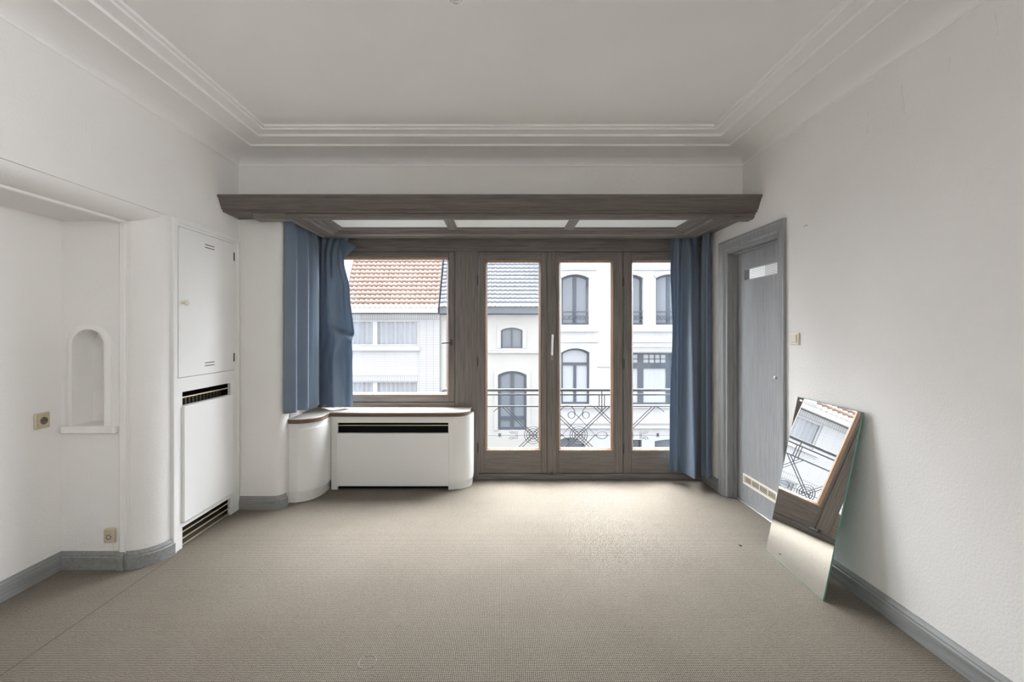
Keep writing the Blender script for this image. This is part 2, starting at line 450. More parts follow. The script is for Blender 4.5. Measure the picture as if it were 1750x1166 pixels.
# niche surround
m = MB(); 
o_out = [(NX0 - 0.034, NZ0)] + arch(NX0 - 0.034, NX1 + 0.034, NZ1 + 0.034, nr + 0.034, 20) + [(NX1 + 0.034, NZ0)]
o_in = [(NX0, NZ0)] + arch(NX0, NX1, NZ1, nr, 20) + [(NX1, NZ0)]
ya, yb = YA + 0.001, YA - 0.017
m.strip([[(x, ya, z) for x, z in o_out], [(x, yb + 0.005, z) for x, z in o_out],
         [(x + (0.006 if x < (NX0 + NX1) / 2 else -0.006), yb, z - (0.006 if z > NZ0 + 0.01 else 0)) for x, z in o_out],
         [(x, yb, z) for x, z in o_in], [(x, ya - 0.0012, z) for x, z in o_in]])
nich = struct(m.build('trim_3', M['smooth'], smooth=50), 'white round-headed niche moulding on the alcove end wall', 'niche')
m = MB(); sx0, sx1 = wx(107, YA - 0.02), wx(198, YA - 0.02)
fr = []
for k in range(25):
    u = k / 24; d = 0.034 + 0.010 * (abs(math.cos(PI * u * 2)) ** 3) - 0.006
    fr.append((sx0 + (sx1 - sx0) * u, YA - d))
m.prism([(sx0, YA + 0.0)] + fr + [(sx1, YA)], 'z', 0.797, 0.842)
m.build('niche_sill', M['smooth'], nich, bevel=0.006, smooth=40)

# front wall: bulkhead, rounded stub, bay sides and wall under the window
m = MB()
m.box(XL - 0.24, XR + 0.2, YF, YF + 0.14, 2.27, ZC)
stub = [(XL - 0.2, YF + 0.14), (XL - 0.2, YF), (XB - 0.07, YF)] + ell(XB - 0.07, YF + 0.07, 0.07, 0.07, -90, 0, 10)[1:] + [(XB, YF + 0.14)]
m.prism(stub, 'z', 0, 2.30)
m.box(XB - 0.16, XB, YF + 0.13, YB + 0.16, 0, 2.48)
m.box(XB - 0.1, XR + 0.1, YF + 0.1, YB + 0.16, 2.40, 2.55)
m.box(XB, -0.245, YB + 0.015, YB + 0.16, 0, 0.672)
struct(m.build('wall_front', M['wall'], smooth=30), 'plaster front wall with bulkhead above the bay and rounded stub', 'wall')

# right wall with door opening
DY0, DY1, DZ = 3.10, 3.84, 2.066
m = MB(); m.wall(YR, YB + 0.16, 0, ZC, XR, XR + 0.16, [(DY0, DY1, -0.0, DZ), (-2.2, -0.3, 1.10, 2.45)], axis='x')
wr = struct(m.build('wall_right', M['wall'], smooth=0), 'long textured white plaster wall on the right', 'wall')
m = MB()
for (px, y0, y1, dx) in ((1484, 192, 226, 1.5), (1541, 146, 196, -4), (1700, 20, 62, -3), (1625, 96, 122, 2)):
    Y = XR * F / (px - CX)
    m.tube([(XR - 0.0005, Y + dx * k / 4 * 0.004, wz(y0 + (y1 - y0) * k / 4, Y)) for k in range(5)], 0.0028, 6)
m.build('wallpaper_crease', M['wall'], wr)

# rear wall, and an unseen side window added behind the camera to brighten the room
m = MB(); m.box(XL - 0.24, XR + 0.16, YR - 0.18, YR, 0, ZC)
struct(m.build('wall_rear', M['wall'], smooth=0), 'plain plaster rear wall of the room', 'wall')
m = MB()
for a in (-2.2, -1.28, -0.36): m.box(XR + 0.06, XR + 0.12, a, a + 0.06, 1.10, 2.45)
for a in (1.10, 2.39): m.box(XR + 0.06, XR + 0.12, -2.14, -0.36, a, a + 0.06)
w2 = struct(m.build('window_added', M['wy'], smooth=0), 'added unseen side window nearer the rear wall', 'window')
for a, b in ((-2.14, -1.28), (-1.22, -0.36)):
    m = MB(); m.box(XR + 0.088, XR + 0.094, a, b, 1.16, 2.39); m.build('glass_pane', M['glass'], w2, smooth=0)

# baseboards
bprof = [(0, 0), (0.02, 0), (0.02, 0.070), (0.014, 0.076), (0.014, 0.084), (0.009, 0.092), (0.004, 0.102), (0, 0.102)]
m = MB(); m.sweep([(XA, 0.2), (XA, YA), (-2.242, YA)], bprof, side=-1)
m.sweep([(-2.242, YA - 0.012), (-2.206, YA - 0.012)], bprof, side=-1)
m.sweep([(-2.206, YA + 0.002)] + pil[::-1][0:] , bprof, side=-1)
struct(m.build('baseboard_left', M['gy'], smooth=30), 'grey wood baseboard round the alcove and rounded pillar', 'baseboard')
m = MB(); m.sweep([(XL, YF), (XB - 0.07, YF)] + ell(XB - 0.07, YF + 0.07, 0.07, 0.07, -90, 0, 10)[1:], bprof, side=-1)
struct(m.build('baseboard_front', M['gx'], smooth=30), 'grey wood baseboard along the stub wall left of the window seat', 'baseboard')
m = MB(); m.sweep([(XR, YB - 0.0), (XR, DY1 + 0.09)], bprof, side=-1)
m.sweep([(XR, DY0 - 0.09), (XR, YR)], bprof, side=-1)
struct(m.build('baseboard_right', M['gy'], smooth=30), 'grey wood baseboard along the right wall', 'baseboard')

# ------------------------------------------------------------------ timber beam and bay ceiling frame
m = MB()
m.prism([(YF + 0.05, 2.388), (3.30, 2.388), (3.295, 2.382), (3.295, 2.370), (3.307, 2.366), (3.312, 2.358), (3.345, 2.300),
         (3.350, 2.292), (3.362, 2.290), (3.362, 2.276), (YF + 0.10, 2.272)], 'x', XL, XR)
struct(m.build('trim_4', M['beam'], smooth=25), 'heavy moulded grey oak beam across the room above the bay', 'beam')

RX0, RX1, RY0, RY1 = -1.61, 1.74, 3.41, 4.10
rprof = [(0, 2.32), (0, 2.232), (0.022, 2.232), (0.027, 2.241), (0.118, 2.241), (0.122, 2.230), (0.150, 2.228), (0.166, 2.236),
         (0.170, 2.248), (0.195, 2.248), (0.200, 2.240), (0.214, 2.240), (0.220, 2.254), (0.255, 2.256), (0.260, 2.266), (0.275, 2.266), (0.275, 2.32)]
m = MB(); m.sweep([(RX0, RY0), (RX0, RY1), (RX1, RY1), (RX1, RY0)], rprof, side=-1)
m.prism([(RY0 - 0.004, 2.275), (RY0 - 0.004, 2.250), (RY0 + 0.006, 2.246), (RY0 + 0.010, 2.238), (RY0 + 0.045, 2.238), (RY0 + 0.05, 2.275)], 'x', RX0 + 0.10, RX1 - 0.10)
ring = struct(m.build('trim_5', M['wx'], smooth=25), 'stepped grey oak frame of the bay ceiling under the beam', 'ceiling frame')
ring.data.materials.append(M['wy'])
for f in ring.data.polygons:                                   # grain runs along each side
    c = f.center + ORG[ring.name]
    if min(c.x - RX0, RX1 - c.x) < RY1 - c.y and abs(f.normal.y) < 0.5 and min(c.x - RX0, RX1 - c.x) < 0.28: f.material_index = 1
for a, b in ((XB + 0.01 - 0.14, RX0), (RX1, XR)):
    m = MB(); m.prism([(3.385, 2.274), (3.385, 2.262), (3.40, 2.258), (3.40, 2.246), (3.42, 2.236), (3.50, 2.236), (3.50, 2.274)], 'x', a, b)
    m.build('end_block', M['wx'], ring, smooth=25)
m = MB(); m.box(RX1, XR, 3.50, 4.12, 2.268, 2.29); m.build('side_board', M['wy'], ring, smooth=0)
PX = [RX0 + 0.275, wx(773, 3.81), wx(973, 3.81), RX1 - 0.275]
for c in (PX[1], PX[2]):
    m = MB(); m.box(c - 0.038, c + 0.038, RY0 + 0.045, RY1 - 0.26, 2.254, 2.275); m.build('glazing_bar', M['wy'], ring, bevel=0.004, smooth=0)
for a, b in ((PX[0], PX[1] - 0.036), (PX[1] + 0.036, PX[2] - 0.036), (PX[2] + 0.036, PX[3])):
    m = MB(); m.box(a - 0.005, b + 0.005, RY0 + 0.045, RY1 - 0.27, 2.268, 2.274); m.build('white_panel', M['panel'], ring, smooth=0)
# curtain rails
m = MB(); m.tube([(-1.668, 3.60, 2.292), (-1.668, 4.19, 2.292)], 0.008, 8); m.tube([(-1.69, 4.185, 2.292), (1.80, 4.185, 2.292)], 0.008, 8)
m.tube([(1.815, 4.14, 2.262), (1.815, 4.24, 2.262)], 0.008, 8)
for x in (-1.2, 0.1, 1.3): m.box(x, x + 0.02, 4.18, YB + 0.01, 2.287, 2.297)
m.build('curtain_rail', M['steel'], ring)

# ------------------------------------------------------------------ window wall: fixed timber
S = YB + 0.01
def gx_(px): return wx(px, 4.28)
def gz_(py): return wz(py, 4.28)
ZT = gz_(430); 
m = MB()
m.box(XB, XR, YB, YB + 0.15, ZT, 2.44)                       # head
m.box(-1.652, gx_(778), YB, YB + 0.15, 0.66, gz_(688))       # sill under the window
m.box(gx_(818), 1.805, YB + 0.003, YB + 0.15, 0.0, 0.052)    # threshold
fw = struct(m.build('trim_6', M['wx'], bevel=0.003, smooth=0), 'dark grey oak fixed framing between window and glazed doors', 'window frame')
m = MB()
m.box(XB, -1.652, YB, YB + 0.15, 0.66, ZT)                   # left jamb
m.box(gx_(778), gx_(818), YB - 0.004, YB + 0.15, 0.0, ZT)    # post
m.box(1.805, XR, YB, YB + 0.15, 0.0, ZT)                     # right jamb
m.build('post', M['wz'], fw, bevel=0.003, smooth=0)

def sash(name, label, cat, x0, x1, z0, z1, g0, g1, gz0, gz1, bd=0.022):
    root = thing(name, label, cat, ((x0 + x1) / 2, YB + 0.04, z0), kind='structure')
    m = MB()
    m.box(x0, g0 - bd, S, S + 0.06, z0, z1); m.box(g1 + bd, x1, S, S + 0.06, z0, z1)
    m.build('stile', M['wz'], root, bevel=0.004, smooth=0)
    m = MB()
    m.box(g0 - bd, g1 + bd, S, S + 0.06, z0, gz0 - bd); m.box(g0 - bd, g1 + bd, S, S + 0.06, gz1 + bd, z1)
    m.build('rail', M['wx'], root, bevel=0.004, smooth=0)
    m = MB()
    P = [(g0 - bd, gz0 - bd), (g1 + bd, gz0 - bd), (g1 + bd, gz1 + bd), (g0 - bd, gz1 + bd)]
    Q = [(g0, gz0), (g1, gz0), (g1, gz1), (g0, gz1)]
    L = lambda pts, y: [(x, y, z) for x, z in pts]
    m.strip([L(P, S + 0.001), L([(a + (c - a) * 0.25, b + (d - b) * 0.25) for (a, b), (c, d) in zip(P, Q)], S + 0.004), L(Q, S + 0.026), L(Q, S + 0.05), L(P, S + 0.05)], True)
    m.build('glazing_bead', M['bead'], root, smooth=0)
    m = MB(); m.box(g0 - 0.008, g1 + 0.008, S + 0.030, S + 0.036, gz0 - 0.008, gz1 + 0.008)
    m.build('glass_pane', M['glass'], root, smooth=0)
    return root
def hinge(root, x, z, h=0.075, y=S - 0.004):
    m = MB(); m.tube([(x, y, z - h / 2), (x, y, z + h / 2)], 0.008, 8)
    m.tube([(x, y, z - h / 2 - 0.012), (x, y, z - h / 2)], 0.005, 8); m.tube([(x, y, z + h / 2), (x, y, z + h / 2 + 0.012)], 0.005, 8)
    m.build('hinge', M['darkmetal'], root)
w1 = sash('window_1', 'large grey oak casement window above the window seat', 'window', -1.650, gx_(778) - 0.003, gz_(687), ZT - 0.003,
          -1.567, gx_(763), gz_(672), gz_(443))
m = MB(); x, z = gx_(771.5), gz_(585.5)
m.box(x - 0.011, x + 0.011, S - 0.006, S, z - 0.028, z + 0.028)
m.tube([(x, S, z), (x, S - 0.035, z), (x - 0.015, S - 0.042, z), (x - 0.085, S - 0.042, z - 0.004)], 0.007, 8)
m.build('window_handle', M['darkmetal'], w1)
d1 = sash('door_1', 'leftmost glazed oak balcony door leaf beside the window seat', 'door', gx_(818) + 0.003, gx_(935), gz_(809), ZT - 0.003,
          gx_(833), gx_(921), gz_(767), gz_(448))
d2 = sash('door_2', 'middle glazed oak balcony door leaf with the handle', 'door', gx_(950), gx_(1065) - 0.002, gz_(809), ZT - 0.003,
          gx_(958.5), gx_(1045), gz_(767), gz_(448))
d3 = sash('door_3', 'right glazed oak balcony door leaf partly behind the curtain', 'door', gx_(1065) + 0.002, 1.803, gz_(809), ZT - 0.003,
          gx_(1083), 1.70, gz_(767), gz_(448))
m = MB(); m.box(gx_(935), gx_(950), S - 0.012, S + 0.05, gz_(809), ZT - 0.003)
m.build('meeting_stile', M['wz'], d2, bevel=0.006, smooth=0)
for z in (gz_(480), gz_(618), gz_(765)): hinge(d1, gx_(816.5), z, y=S - 0.012)
for z in (gz_(482), gz_(622), gz_(766)): hinge(d3, gx_(1065.5), z)
# handle on the meeting stile
x = gx_(942.5); yb = S - 0.012
m = MB(); m.box(x - 0.016, x + 0.016, yb - 0.005, yb, gz_(616), gz_(581))
for z in (gz_(612), gz_(603)): m.lathe([(0.006, 0), (0.006, -0.004), (0.002, -0.005)], (x - 0.008, yb - 0.005, z), 'y', 8)
hp = m.build('handle_plate', M['brass_dull'], d2, bevel=0.002)
m = MB(); m.lathe([(0.013, 0), (0.012, -0.02), (0.009, -0.026)], (x, yb - 0.004, gz_(604)), 'y', 14)
m.tube([(x, yb - 0.03, gz_(607)), (x, yb - 0.032, gz_(595)), (x + 0.003, yb - 0.034, gz_(580)), (x + 0.004, yb - 0.036, gz_(572))], 0.0085, 10)
m.build('lever', M['steel'], hp)
m = MB(); m.box(x - 0.012, x + 0.012, S - 0.022, S - 0.010, 0.045, 0.075); m.build('floor_bolt', M['darkmetal'], d2, bevel=0.003)

# ------------------------------------------------------------------ right-hand door
d4 = thing('door_4', 'grey-painted wood door in the right wall with vent grille', 'door', (XR + 0.085, (DY0 + DY1) / 2, 0), kind='structure')
XD = 1.975
SY0, SY1, SZ0, SZ1 = 3.235, 3.70, 1.807, 1.893
VY0, VY1, VZ0, VZ1 = 3.265, 3.70, 0.168, 0.226
m = MB(); m.wall(DY0 + 0.025, DY1 - 0.025, 0.012, DZ - 0.025, XD, XD + 0.04, [(SY0, SY1, SZ0, SZ1), (VY0, VY1, VZ0, VZ1)], axis='x')
m.build('leaf', M['gz'], d4, smooth=0)
m = MB()   # jamb lining and stop
for a, b in ((DY0, DY0 + 0.024), (DY1 - 0.024, DY1)): m.box(XR + 0.002, XR + 0.155, a, b, 0, DZ)
m.box(XR + 0.002, XR + 0.155, DY0, DY1, DZ - 0.024, DZ)
for a, b in ((DY0 + 0.024, DY0 + 0.036), (DY1 - 0.036, DY1 - 0.024)): m.box(XD - 0.03, XD - 0.001, a, b, 0, DZ - 0.024)
m.box(XD - 0.03, XD - 0.001, DY0 + 0.024, DY1 - 0.024, DZ - 0.036, DZ - 0.024)
m.build('jamb', M['gz'], d4, bevel=0.003, smooth=0)
m = MB()
cprf = [(0, 0.0), (0.006, 0.010), (0.014, 0.016), (0.060, 0.018), (0.068, 0.022), (0.082, 0.022), (0.082, 0.0)]
inn = [(DY1, 0.0), (DY1, DZ), (DY0, DZ), (DY0, 0.0)]
rows = []
for k, (y, z) in enumerate(inn):
    sy = 1 if y > 3.4 else -1
    rows.append([(XR - h, y + sy * d, z + (d if z > 1 else 0)) for d, h in cprf])
m.strip(rows); m.face(rows[0]); m.face(rows[-1])
m.build('casing', M['gz'], d4, smooth=25)
m = MB()
for k in range(7):
    z = SZ0 + 0.006 + k * (SZ1 - SZ0 - 0.012) / 6
    m.box(XD + 0.004, XD + 0.012, SY0, SY1, z - 0.0022, z + 0.0022)
for k in range(1, 14):
    y = SY0 + k * 0.0145; m.box(XD + 0.010, XD + 0.013, y - 0.001, y + 0.001, SZ0, SZ1)
m.build('ribbed_glass', plain('ribbed_glass_grey', (0.45, 0.45, 0.45), 0.3), d4, smooth=0)
m = MB(); m.box(XD + 0.014, XD + 0.020, SY0 - 0.005, SY1 - 0.05, SZ0 - 0.005, SZ1 + 0.005)
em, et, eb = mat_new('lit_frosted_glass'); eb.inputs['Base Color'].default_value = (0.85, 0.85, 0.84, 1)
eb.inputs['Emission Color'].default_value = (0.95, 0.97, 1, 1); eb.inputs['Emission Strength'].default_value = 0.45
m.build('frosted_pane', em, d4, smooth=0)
m = MB(); m.box(XD + 0.014, XD + 0.020, SY1 - 0.05, SY1 + 0.005, SZ0 - 0.005, SZ1 + 0.005); m.build('dark_gap', M['dark'], d4, smooth=0)
m = MB()
for a, b in ((VY0 - 0.012, VY0 + 0.004), (VY1 - 0.004, VY1 + 0.012)): m.box(XD - 0.006, XD + 0.004, a, b, VZ0 - 0.012, VZ1 + 0.012)
for a, b in ((VZ0 - 0.012, VZ0 + 0.003), (VZ1 - 0.003, VZ1 + 0.012)): m.box(XD - 0.006, XD + 0.004, VY0 + 0.004, VY1 - 0.004, a, b)
for k in range(1, 4): y = VY0 + k * (VY1 - VY0) / 4; m.box(XD - 0.003, XD - 0.001, y - 0.004, y + 0.004, VZ0 + 0.003, VZ1 - 0.003)
for k in range(1, 5): z = VZ0 + k * (VZ1 - VZ0) / 5; m.box(XD - 0.0025, XD - 0.0012, VY0 + 0.004, VY1 - 0.004, z - 0.0016, z + 0.0016)
m.build('vent_grille', M['ivory'], d4, smooth=0)['label'] = 'cream slotted vent grille'
m = MB(); m.box(XD + 0.018, XD + 0.03, VY0 - 0.002, VY1 + 0.002, VZ0 - 0.002, VZ1 + 0.002); m.build('vent_backing', M['radiator'], d4, smooth=0)
m = MB(); ky, kz = 3.232, 1.063
m.lathe([(0.013, 0.0), (0.013, -0.004), (0.005, -0.006), (0.005, -0.022), (0.012, -0.028), (0.013, -0.036), (0.006, -0.041)], (XD, ky, kz), 'x', 16)
m.build('knob', M['steel'], d4)
m = MB(); m.box(XD - 0.012, XD + 0.05, DY0 + 0.024, DY1 - 0.024, -0.004, 0.007); m.build('threshold_strip', plain('aluminium', (0.8, 0.8, 0.8), 0.35, 0.9), d4, bevel=0.002)

# ------------------------------------------------------------------ built-in cabinet on the left wall
XF = XL + 0.006
cab = thing('built_in_cabinet', 'tall white built-in cabinet set in the left wall with grilles above and below', 'cabinet', (XL, 3.2, 0))
m = MB()
GY0, GY1 = 2.930, 3.452
DOY0, DOY1, DOZ0, DOZ1 = 2.888, 3.487, 1.095, 2.067
m.wall(2.868, 3.535, 0.0, 2.085, XF - 0.022, XF, [(GY0, GY1, 0.915, 1.003), (GY0, GY1, -0.001, 0.132), (DOY0, DOY1, DOZ0, DOZ1)], axis='x')
m.build('face_frame', M['white'], cab, smooth=0)
m = MB(); m.box(XF - 0.022, XF + 0.012, 2.838, 2.868, 0, 2.112); m.box(XF - 0.022, XF + 0.012, 2.868, 3.56, 2.085, 2.112)
m.box(XF - 0.022, XF + 0.006, 3.535, 3.565, 0, 2.085)
m.build('architrave', M['white'], cab, bevel=0.005, smooth=0)
m = MB(); m.box(-2.29, -2.27, 2.86, 3.54, 0.0, 2.1); m.box(-2.29, XF - 0.022, 2.866, 2.869, 0, 2.1); m.box(-2.29, XF - 0.022, 3.534, 3.538, 0, 2.1)
m.build('carcass', M['dark'], cab, smooth=0)
m = MB(); m.box(XF - 0.020, XF + 0.004, DOY0 + 0.003, DOY1 - 0.003, DOZ0 + 0.003, DOZ1 - 0.003)
door = m.build('door', M['white'], cab, bevel=0.0025, smooth=0)
for zc in (1.986, 1.166):
    m = MB()
    for dz in (-0.010, 0.010): m.box(XF + 0.0035, XF + 0.0048, 3.148, 3.252, zc + dz - 0.0028, zc + dz + 0.0028)
    m.build('vent_slot', M['darkmetal'], door, smooth=0)
m = MB(); m.lathe([(0.010, 0), (0.008, 0.012), (0.009, 0.018), (0.017, 0.026), (0.018, 0.034), (0.012, 0.040), (0.002, 0.042)], (XF + 0.004, 2.925, 1.578), 'x', 18)
m.build('knob', M['ivory'], door)
for z in (1.965, 1.195):
    m = MB(); m.tube([(XF + 0.006, DOY1 + 0.001, z - 0.032), (XF + 0.006, DOY1 + 0.001, z + 0.032)], 0.0042, 8); m.build('hinge', M['darkmetal'], door)
m = MB(); m.box(XF - 0.002, XF + 0.018, GY0 - 0.004, GY1 + 0.004, 0.166, 0.914)
m.build('lower_panel', M['white'], cab, bevel=0.003, smooth=0)
for zz in (0.965, 0.094, 0.052, 0.010):
    m = MB(); m.tube([(XF - 0.014, GY0 - 0.002, zz), (XF - 0.014, GY1 + 0.002, zz)], 0.005, 8); m.build('grille_bar', M['brass'], cab)
m = MB()
for k in range(14): y = GY0 + 0.02 + k * 0.0375; m.box(-2.22, -2.13, y, y + 0.018, 0.25, 0.955)
m.build('radiator_fins', M['radiator'], cab, smooth=0)

# ------------------------------------------------------------------ window seat: corner cabinet, radiator cabinet, boards
cc = thing('corner_cabinet', 'low white corner cabinet with curved door at the left end of the window seat', 'cabinet', (-1.62, 3.95, 0))
cur = [(-1.67 + 0.17 * math.sin(t), 3.95 - 0.26 * math.cos(t)) for t in [PI / 2 * k / 16 for k in range(17)]]
def off(d): return [(-1.67 + (0.17 + d) * math.sin(t), 3.95 - (0.26 + d) * math.cos(t)) for t in [PI / 2 * k / 16 for k in range(17)]]
m = MB()
m.prism([(XB + 0.001, 4.20), (XB + 0.001, 3.692), (-1.67, 3.692)] + cur[1:] + [(-1.50, 4.0), (-1.50, 4.20)], 'z', 0.088, 0.644)
m.prism([(XB + 0.001, 4.19), (XB + 0.001, 3.70), (-1.67, 3.70)] + off(-0.022)[1:] + [(-1.522, 4.0), (-1.522, 4.19)], 'z', 0.0, 0.088)
m.build('carcass', M['white'], cc, smooth=30)
m = MB(); oo = off(0.011); ii = off(-0.002)
m.prism(oo[1:16] + ii[1:16][::-1], 'z', 0.092, 0.598)
cdoor = m.build('curved_door', M['white'], cc, smooth=30)
for z in (0.545, 0.155):
    m = MB(); m.tube([(-1.692, 3.690, z - 0.025), (-1.692, 3.690, z + 0.025)], 0.005, 8); m.build('hinge', M['white'], cdoor)

rc = thing('radiator_cabinet', 'white radiator cabinet with black grille slot under the window', 'radiator cabinet', (-0.9, 4.1, 0))
YC = 4.0; gx0, gx1 = wx(577, YC), wx(766, YC); rx0 = -1.496; rx1 = wx(775, YC)
m = MB()
m.wall(rx0, rx1, 0.0, 0.644, YC, YC + 0.022, [(gx0, gx1, 0.499, 0.588), (gx0, gx1, -0.001, 0.034)])
m.build('face_frame', M['white'], rc, bevel=0.002, smooth=0)
ex, ey = 0.165, 0.15
aco = [(rx1 + ex * math.sin(t), YC + ey - ey * math.cos(t)) for t in [PI / 2 * k / 14 for k in range(15)]]
aci = [(rx1 + (ex - 0.02) * math.sin(t), YC + ey - (ey - 0.02) * math.cos(t)) for t in [PI / 2 * k / 14 for k in range(15)]]
m = MB(); m.prism(aco + [(rx1 + ex, YB - 0.01), (rx1 + ex - 0.02, YB - 0.01)] + aci[::-1], 'z', 0.072, 0.644)
m.prism([(a - 0.012 if k > 4 else a, b + 0.01) for k, (a, b) in enumerate(aco)] + [(rx1 + ex - 0.012, YB - 0.01), (rx1 + ex - 0.03, YB - 0.01)] + [(a - 0.01, b + 0.012) for a, b in aci[::-1]], 'z', 0.0, 0.072)
m.build('rounded_end', M['white'], rc, smooth=30)
m = MB(); m.box(gx0 - 0.006, gx1 + 0.008, YC - 0.016, YC + 0.012, 0.036, 0.499)
m.build('front_panel', M['white'], rc, bevel=0.003, smooth=0)
m = MB(); m.tube([(gx0 - 0.01, YC + 0.012, 0.563), (gx1 + 0.01, YC + 0.012, 0.563)], 0.005, 8); m.build('grille_bar', M['brass'], rc)
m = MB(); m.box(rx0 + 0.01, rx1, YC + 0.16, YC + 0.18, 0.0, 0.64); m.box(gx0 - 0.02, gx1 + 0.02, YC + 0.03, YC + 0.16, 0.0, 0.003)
m.build('shade_lining', M['dark'], rc, smooth=0)  # near-black colour stands in for the shade inside the cabinet

def board(name, label, poly, z0, z1, cat='seat board'):
    r = thing(name, label, cat, (sum(p[0] for p in poly) / len(poly), sum(p[1] for p in poly) / len(poly), z0))
    m = MB(); m.prism(poly, 'z', z0 + 0.004, z1); m.build('top', M['board'], r, bevel=0.003, smooth=30)
    return r
_cl = lambda L: [(min(x, -1.5035), y) for x, y in L]
lp = [(XB + 0.002, YB - 0.005), (XB + 0.002, 3.672), (-1.675, 3.672)] + _cl(off(0.020)[1:]) + [(-1.5035, YB - 0.005)]
rpoly = [(-1.500, YB - 0.005), (-1.500, 3.978), (rx1, 3.978)] + [(rx1 + 0.14 * math.sin(t), 4.128 - 0.15 * math.cos(t)) for t in [PI / 2 * k / 12 for k in range(1, 13)]] + [(rx1 + 0.14, YB - 0.005)]
def lipped(name, label, poly, n_edge):
    r = board(name, label, poly, 0.662, 0.684)
    c = Vector((sum(p[0] for p in poly) / len(poly), sum(p[1] for p in poly) / len(poly)))
    m = MB()
    path = poly[1:-1]
    m.sweep(path, [(0.004, 0.646), (-0.002, 0.648), (-0.004, 0.654), (-0.001, 0.660), (-0.004, 0.664), (-0.005, 0.676), (-0.001, 0.680), (0.006, 0.680), (0.02, 0.646)], side=1)
    m.build('moulded_edge', M['edge'], r, smooth=30)['label'] = 'worn brown moulded edge'
    m = MB(); m.prism([(c.x + (p[0] - c.x) * 0.97, c.y + (p[1] - c.y) * 0.965) for p in poly], 'z', 0.645, 0.666); m.build('underside', M['edge'], r, smooth=0)
    return r
lipped('seat_board', 'curved wood-edged board on top of the white corner cabinet', lp, 0)
lipped('seat_board', 'long wood-edged board on top of the radiator cabinet below the window', rpoly, 0)

# ------------------------------------------------------------------ curtains
def lerp(pts, v):
    for (a, x), (b, y) in zip(pts, pts[1:]):
        if v <= b: 
            t = (v - a) / (b - a); t = t * t * (3 - 2 * t); return x + (y - x) * t
    return pts[-1][1]
def curtain(label, fn, nu=110, nv=60, flap=None):
    r_loc = fn(0.5, 1.0); root = thing('curtain', label, 'curtain', r_loc, 'blue satin curtains')
    m = MB(); m.strip([[fn(u / nu, v / nv) for u in range(nu + 1)] for v in range(nv + 1)])
    m.build('cloth', M['blue'], root, smooth=180, solid=0.003, recalc=True)
    return root
# side curtain along the left bay wall
def c1(u, v):
    y = 3.605 + 0.49 * u - 0.02 * v * (1 - u)
    f = 1 - math.exp(-v * 14)
    amp = 0.008 + 0.030 * f
    fold = amp * math.sin(2 * PI * (2.7 * u + 0.25 * math.sin(3.1 * u)) - 1.2 + 0.5 * math.sin(2.2 * v)) + 0.003 * math.sin(2 * PI * 7.1 * u + 3 * v) + 0.004 * (1 - f) * math.sin(2 * PI * 15 * u)
    x = -1.697 + 0.042 * min(1.0, u * 2.5) + fold - 0.010 * (1 - f) + 0.006 * v
    x = max(x, XB + 0.006)
    z = 2.300 - v * (2.300 - 0.742) + 0.004 * math.sin(9 * u)
    return (x, y, z)
curtain('blue satin curtain hanging along the left side wall of the bay', c1)
# curtain at the left of the window, bunched and creased
def c2(u, v):
    py = 400 + 294 * v
    lft = lerp([(0, 530), (0.1, 533), (0.5, 528), (1, 531)], v)
    rgt = lerp([(0, 598), (0.10, 588), (0.16, 588), (0.33, 597), (0.58, 604), (0.70, 605), (1, 604.5)], v)
    px = lft + (rgt - lft) * u
    Y = 4.185
    w_ = math.exp(-((v - 0.0) / 0.55) ** 2)
    f = 1 - math.exp(-v * 8)
    fold = 0.020 * f * math.sin(2 * PI * 1.25 * u + 1.4 - 0.6 * v) * (0.7 + 0.5 * v) + 0.009 * w_ * math.sin(2 * PI * 5.3 * u + 2.0 * v)
    # sharp pleat from the rail down to a pinched crease; the cloth bellies out below it
    pr = lerp([(0, 579), (0.15, 574), (0.35, 567), (0.55, 570), (1, 566)], v)
    tent = max(0.0, 1 - (pr - px) / 26) if px < pr else max(0.0, 1 - (px - pr) / 17)
    on = min(1, v / 0.12) * (1 / (1 + math.exp((v - 0.55) / 0.03)))
    pc = 562 + 15 * min(1.3, max(0.0, (px - 570) / 33)) - 0.8 * max(0.0, 570 - px)      # crease height in the photograph
    t = (py - pc) / 6.0
    mk = min(1, max(0, (px - 562) / 14))
    low = 1 / (1 + math.exp(-max(-30, min(30, t * 2.2)))) * mk
    cr = math.exp(-((t + 1.0) / 1.3) ** 2) * mk
    Y2 = Y + fold - 0.048 * tent * on - 0.062 * low * (1 - 0.55 * max(0, v - 0.6) / 0.4) + 0.020 * cr
    lo2 = min(1.0, max(0.0, (v - 0.60) / 0.15))
    Y2 += lo2 * (-0.034 * math.exp(-((px - 574) / 8.0) ** 2) + 0.022 * math.exp(-((px - 589) / 6.0) ** 2) - 0.020 * math.exp(-((px - 600) / 5.0) ** 2) + 0.030 * math.exp(-((px - 548) / 12.0) ** 2))
    Y2 += 0.006 * math.sin(px * 0.35 + py * 0.11) * math.exp(-((v - 0.66) / 0.10) ** 2)
    Y2 = min(Y2, YB - 0.012)
    return (wx(px, 4.185), Y2, wz(py, 4.185))
cl2 = curtain('blue satin curtain bunched at the left edge of the window', c2, 130, 90)
def flap(u, v):
    # turned-over header corner
    A, B, C = Vector((wx(577, 4.16), 4.165, wz(402, 4.16))), Vector((wx(609, 4.14), 4.13, wz(423, 4.14))), Vector((wx(586, 4.15), 4.150, wz(444, 4.15)))
    p = A + (B - A) * u * (1 - v * 0.0) 
    q = A + (C - A) * 1.0
    r = p + (C + (B - C) * u * 0.55 - p) * v
    return (r.x, r.y - 0.010 * math.sin(PI * u) * math.sin(PI * v), r.z)
m = MB(); m.strip([[flap(a / 14, b / 14) for a in range(15)] for b in range(15)])
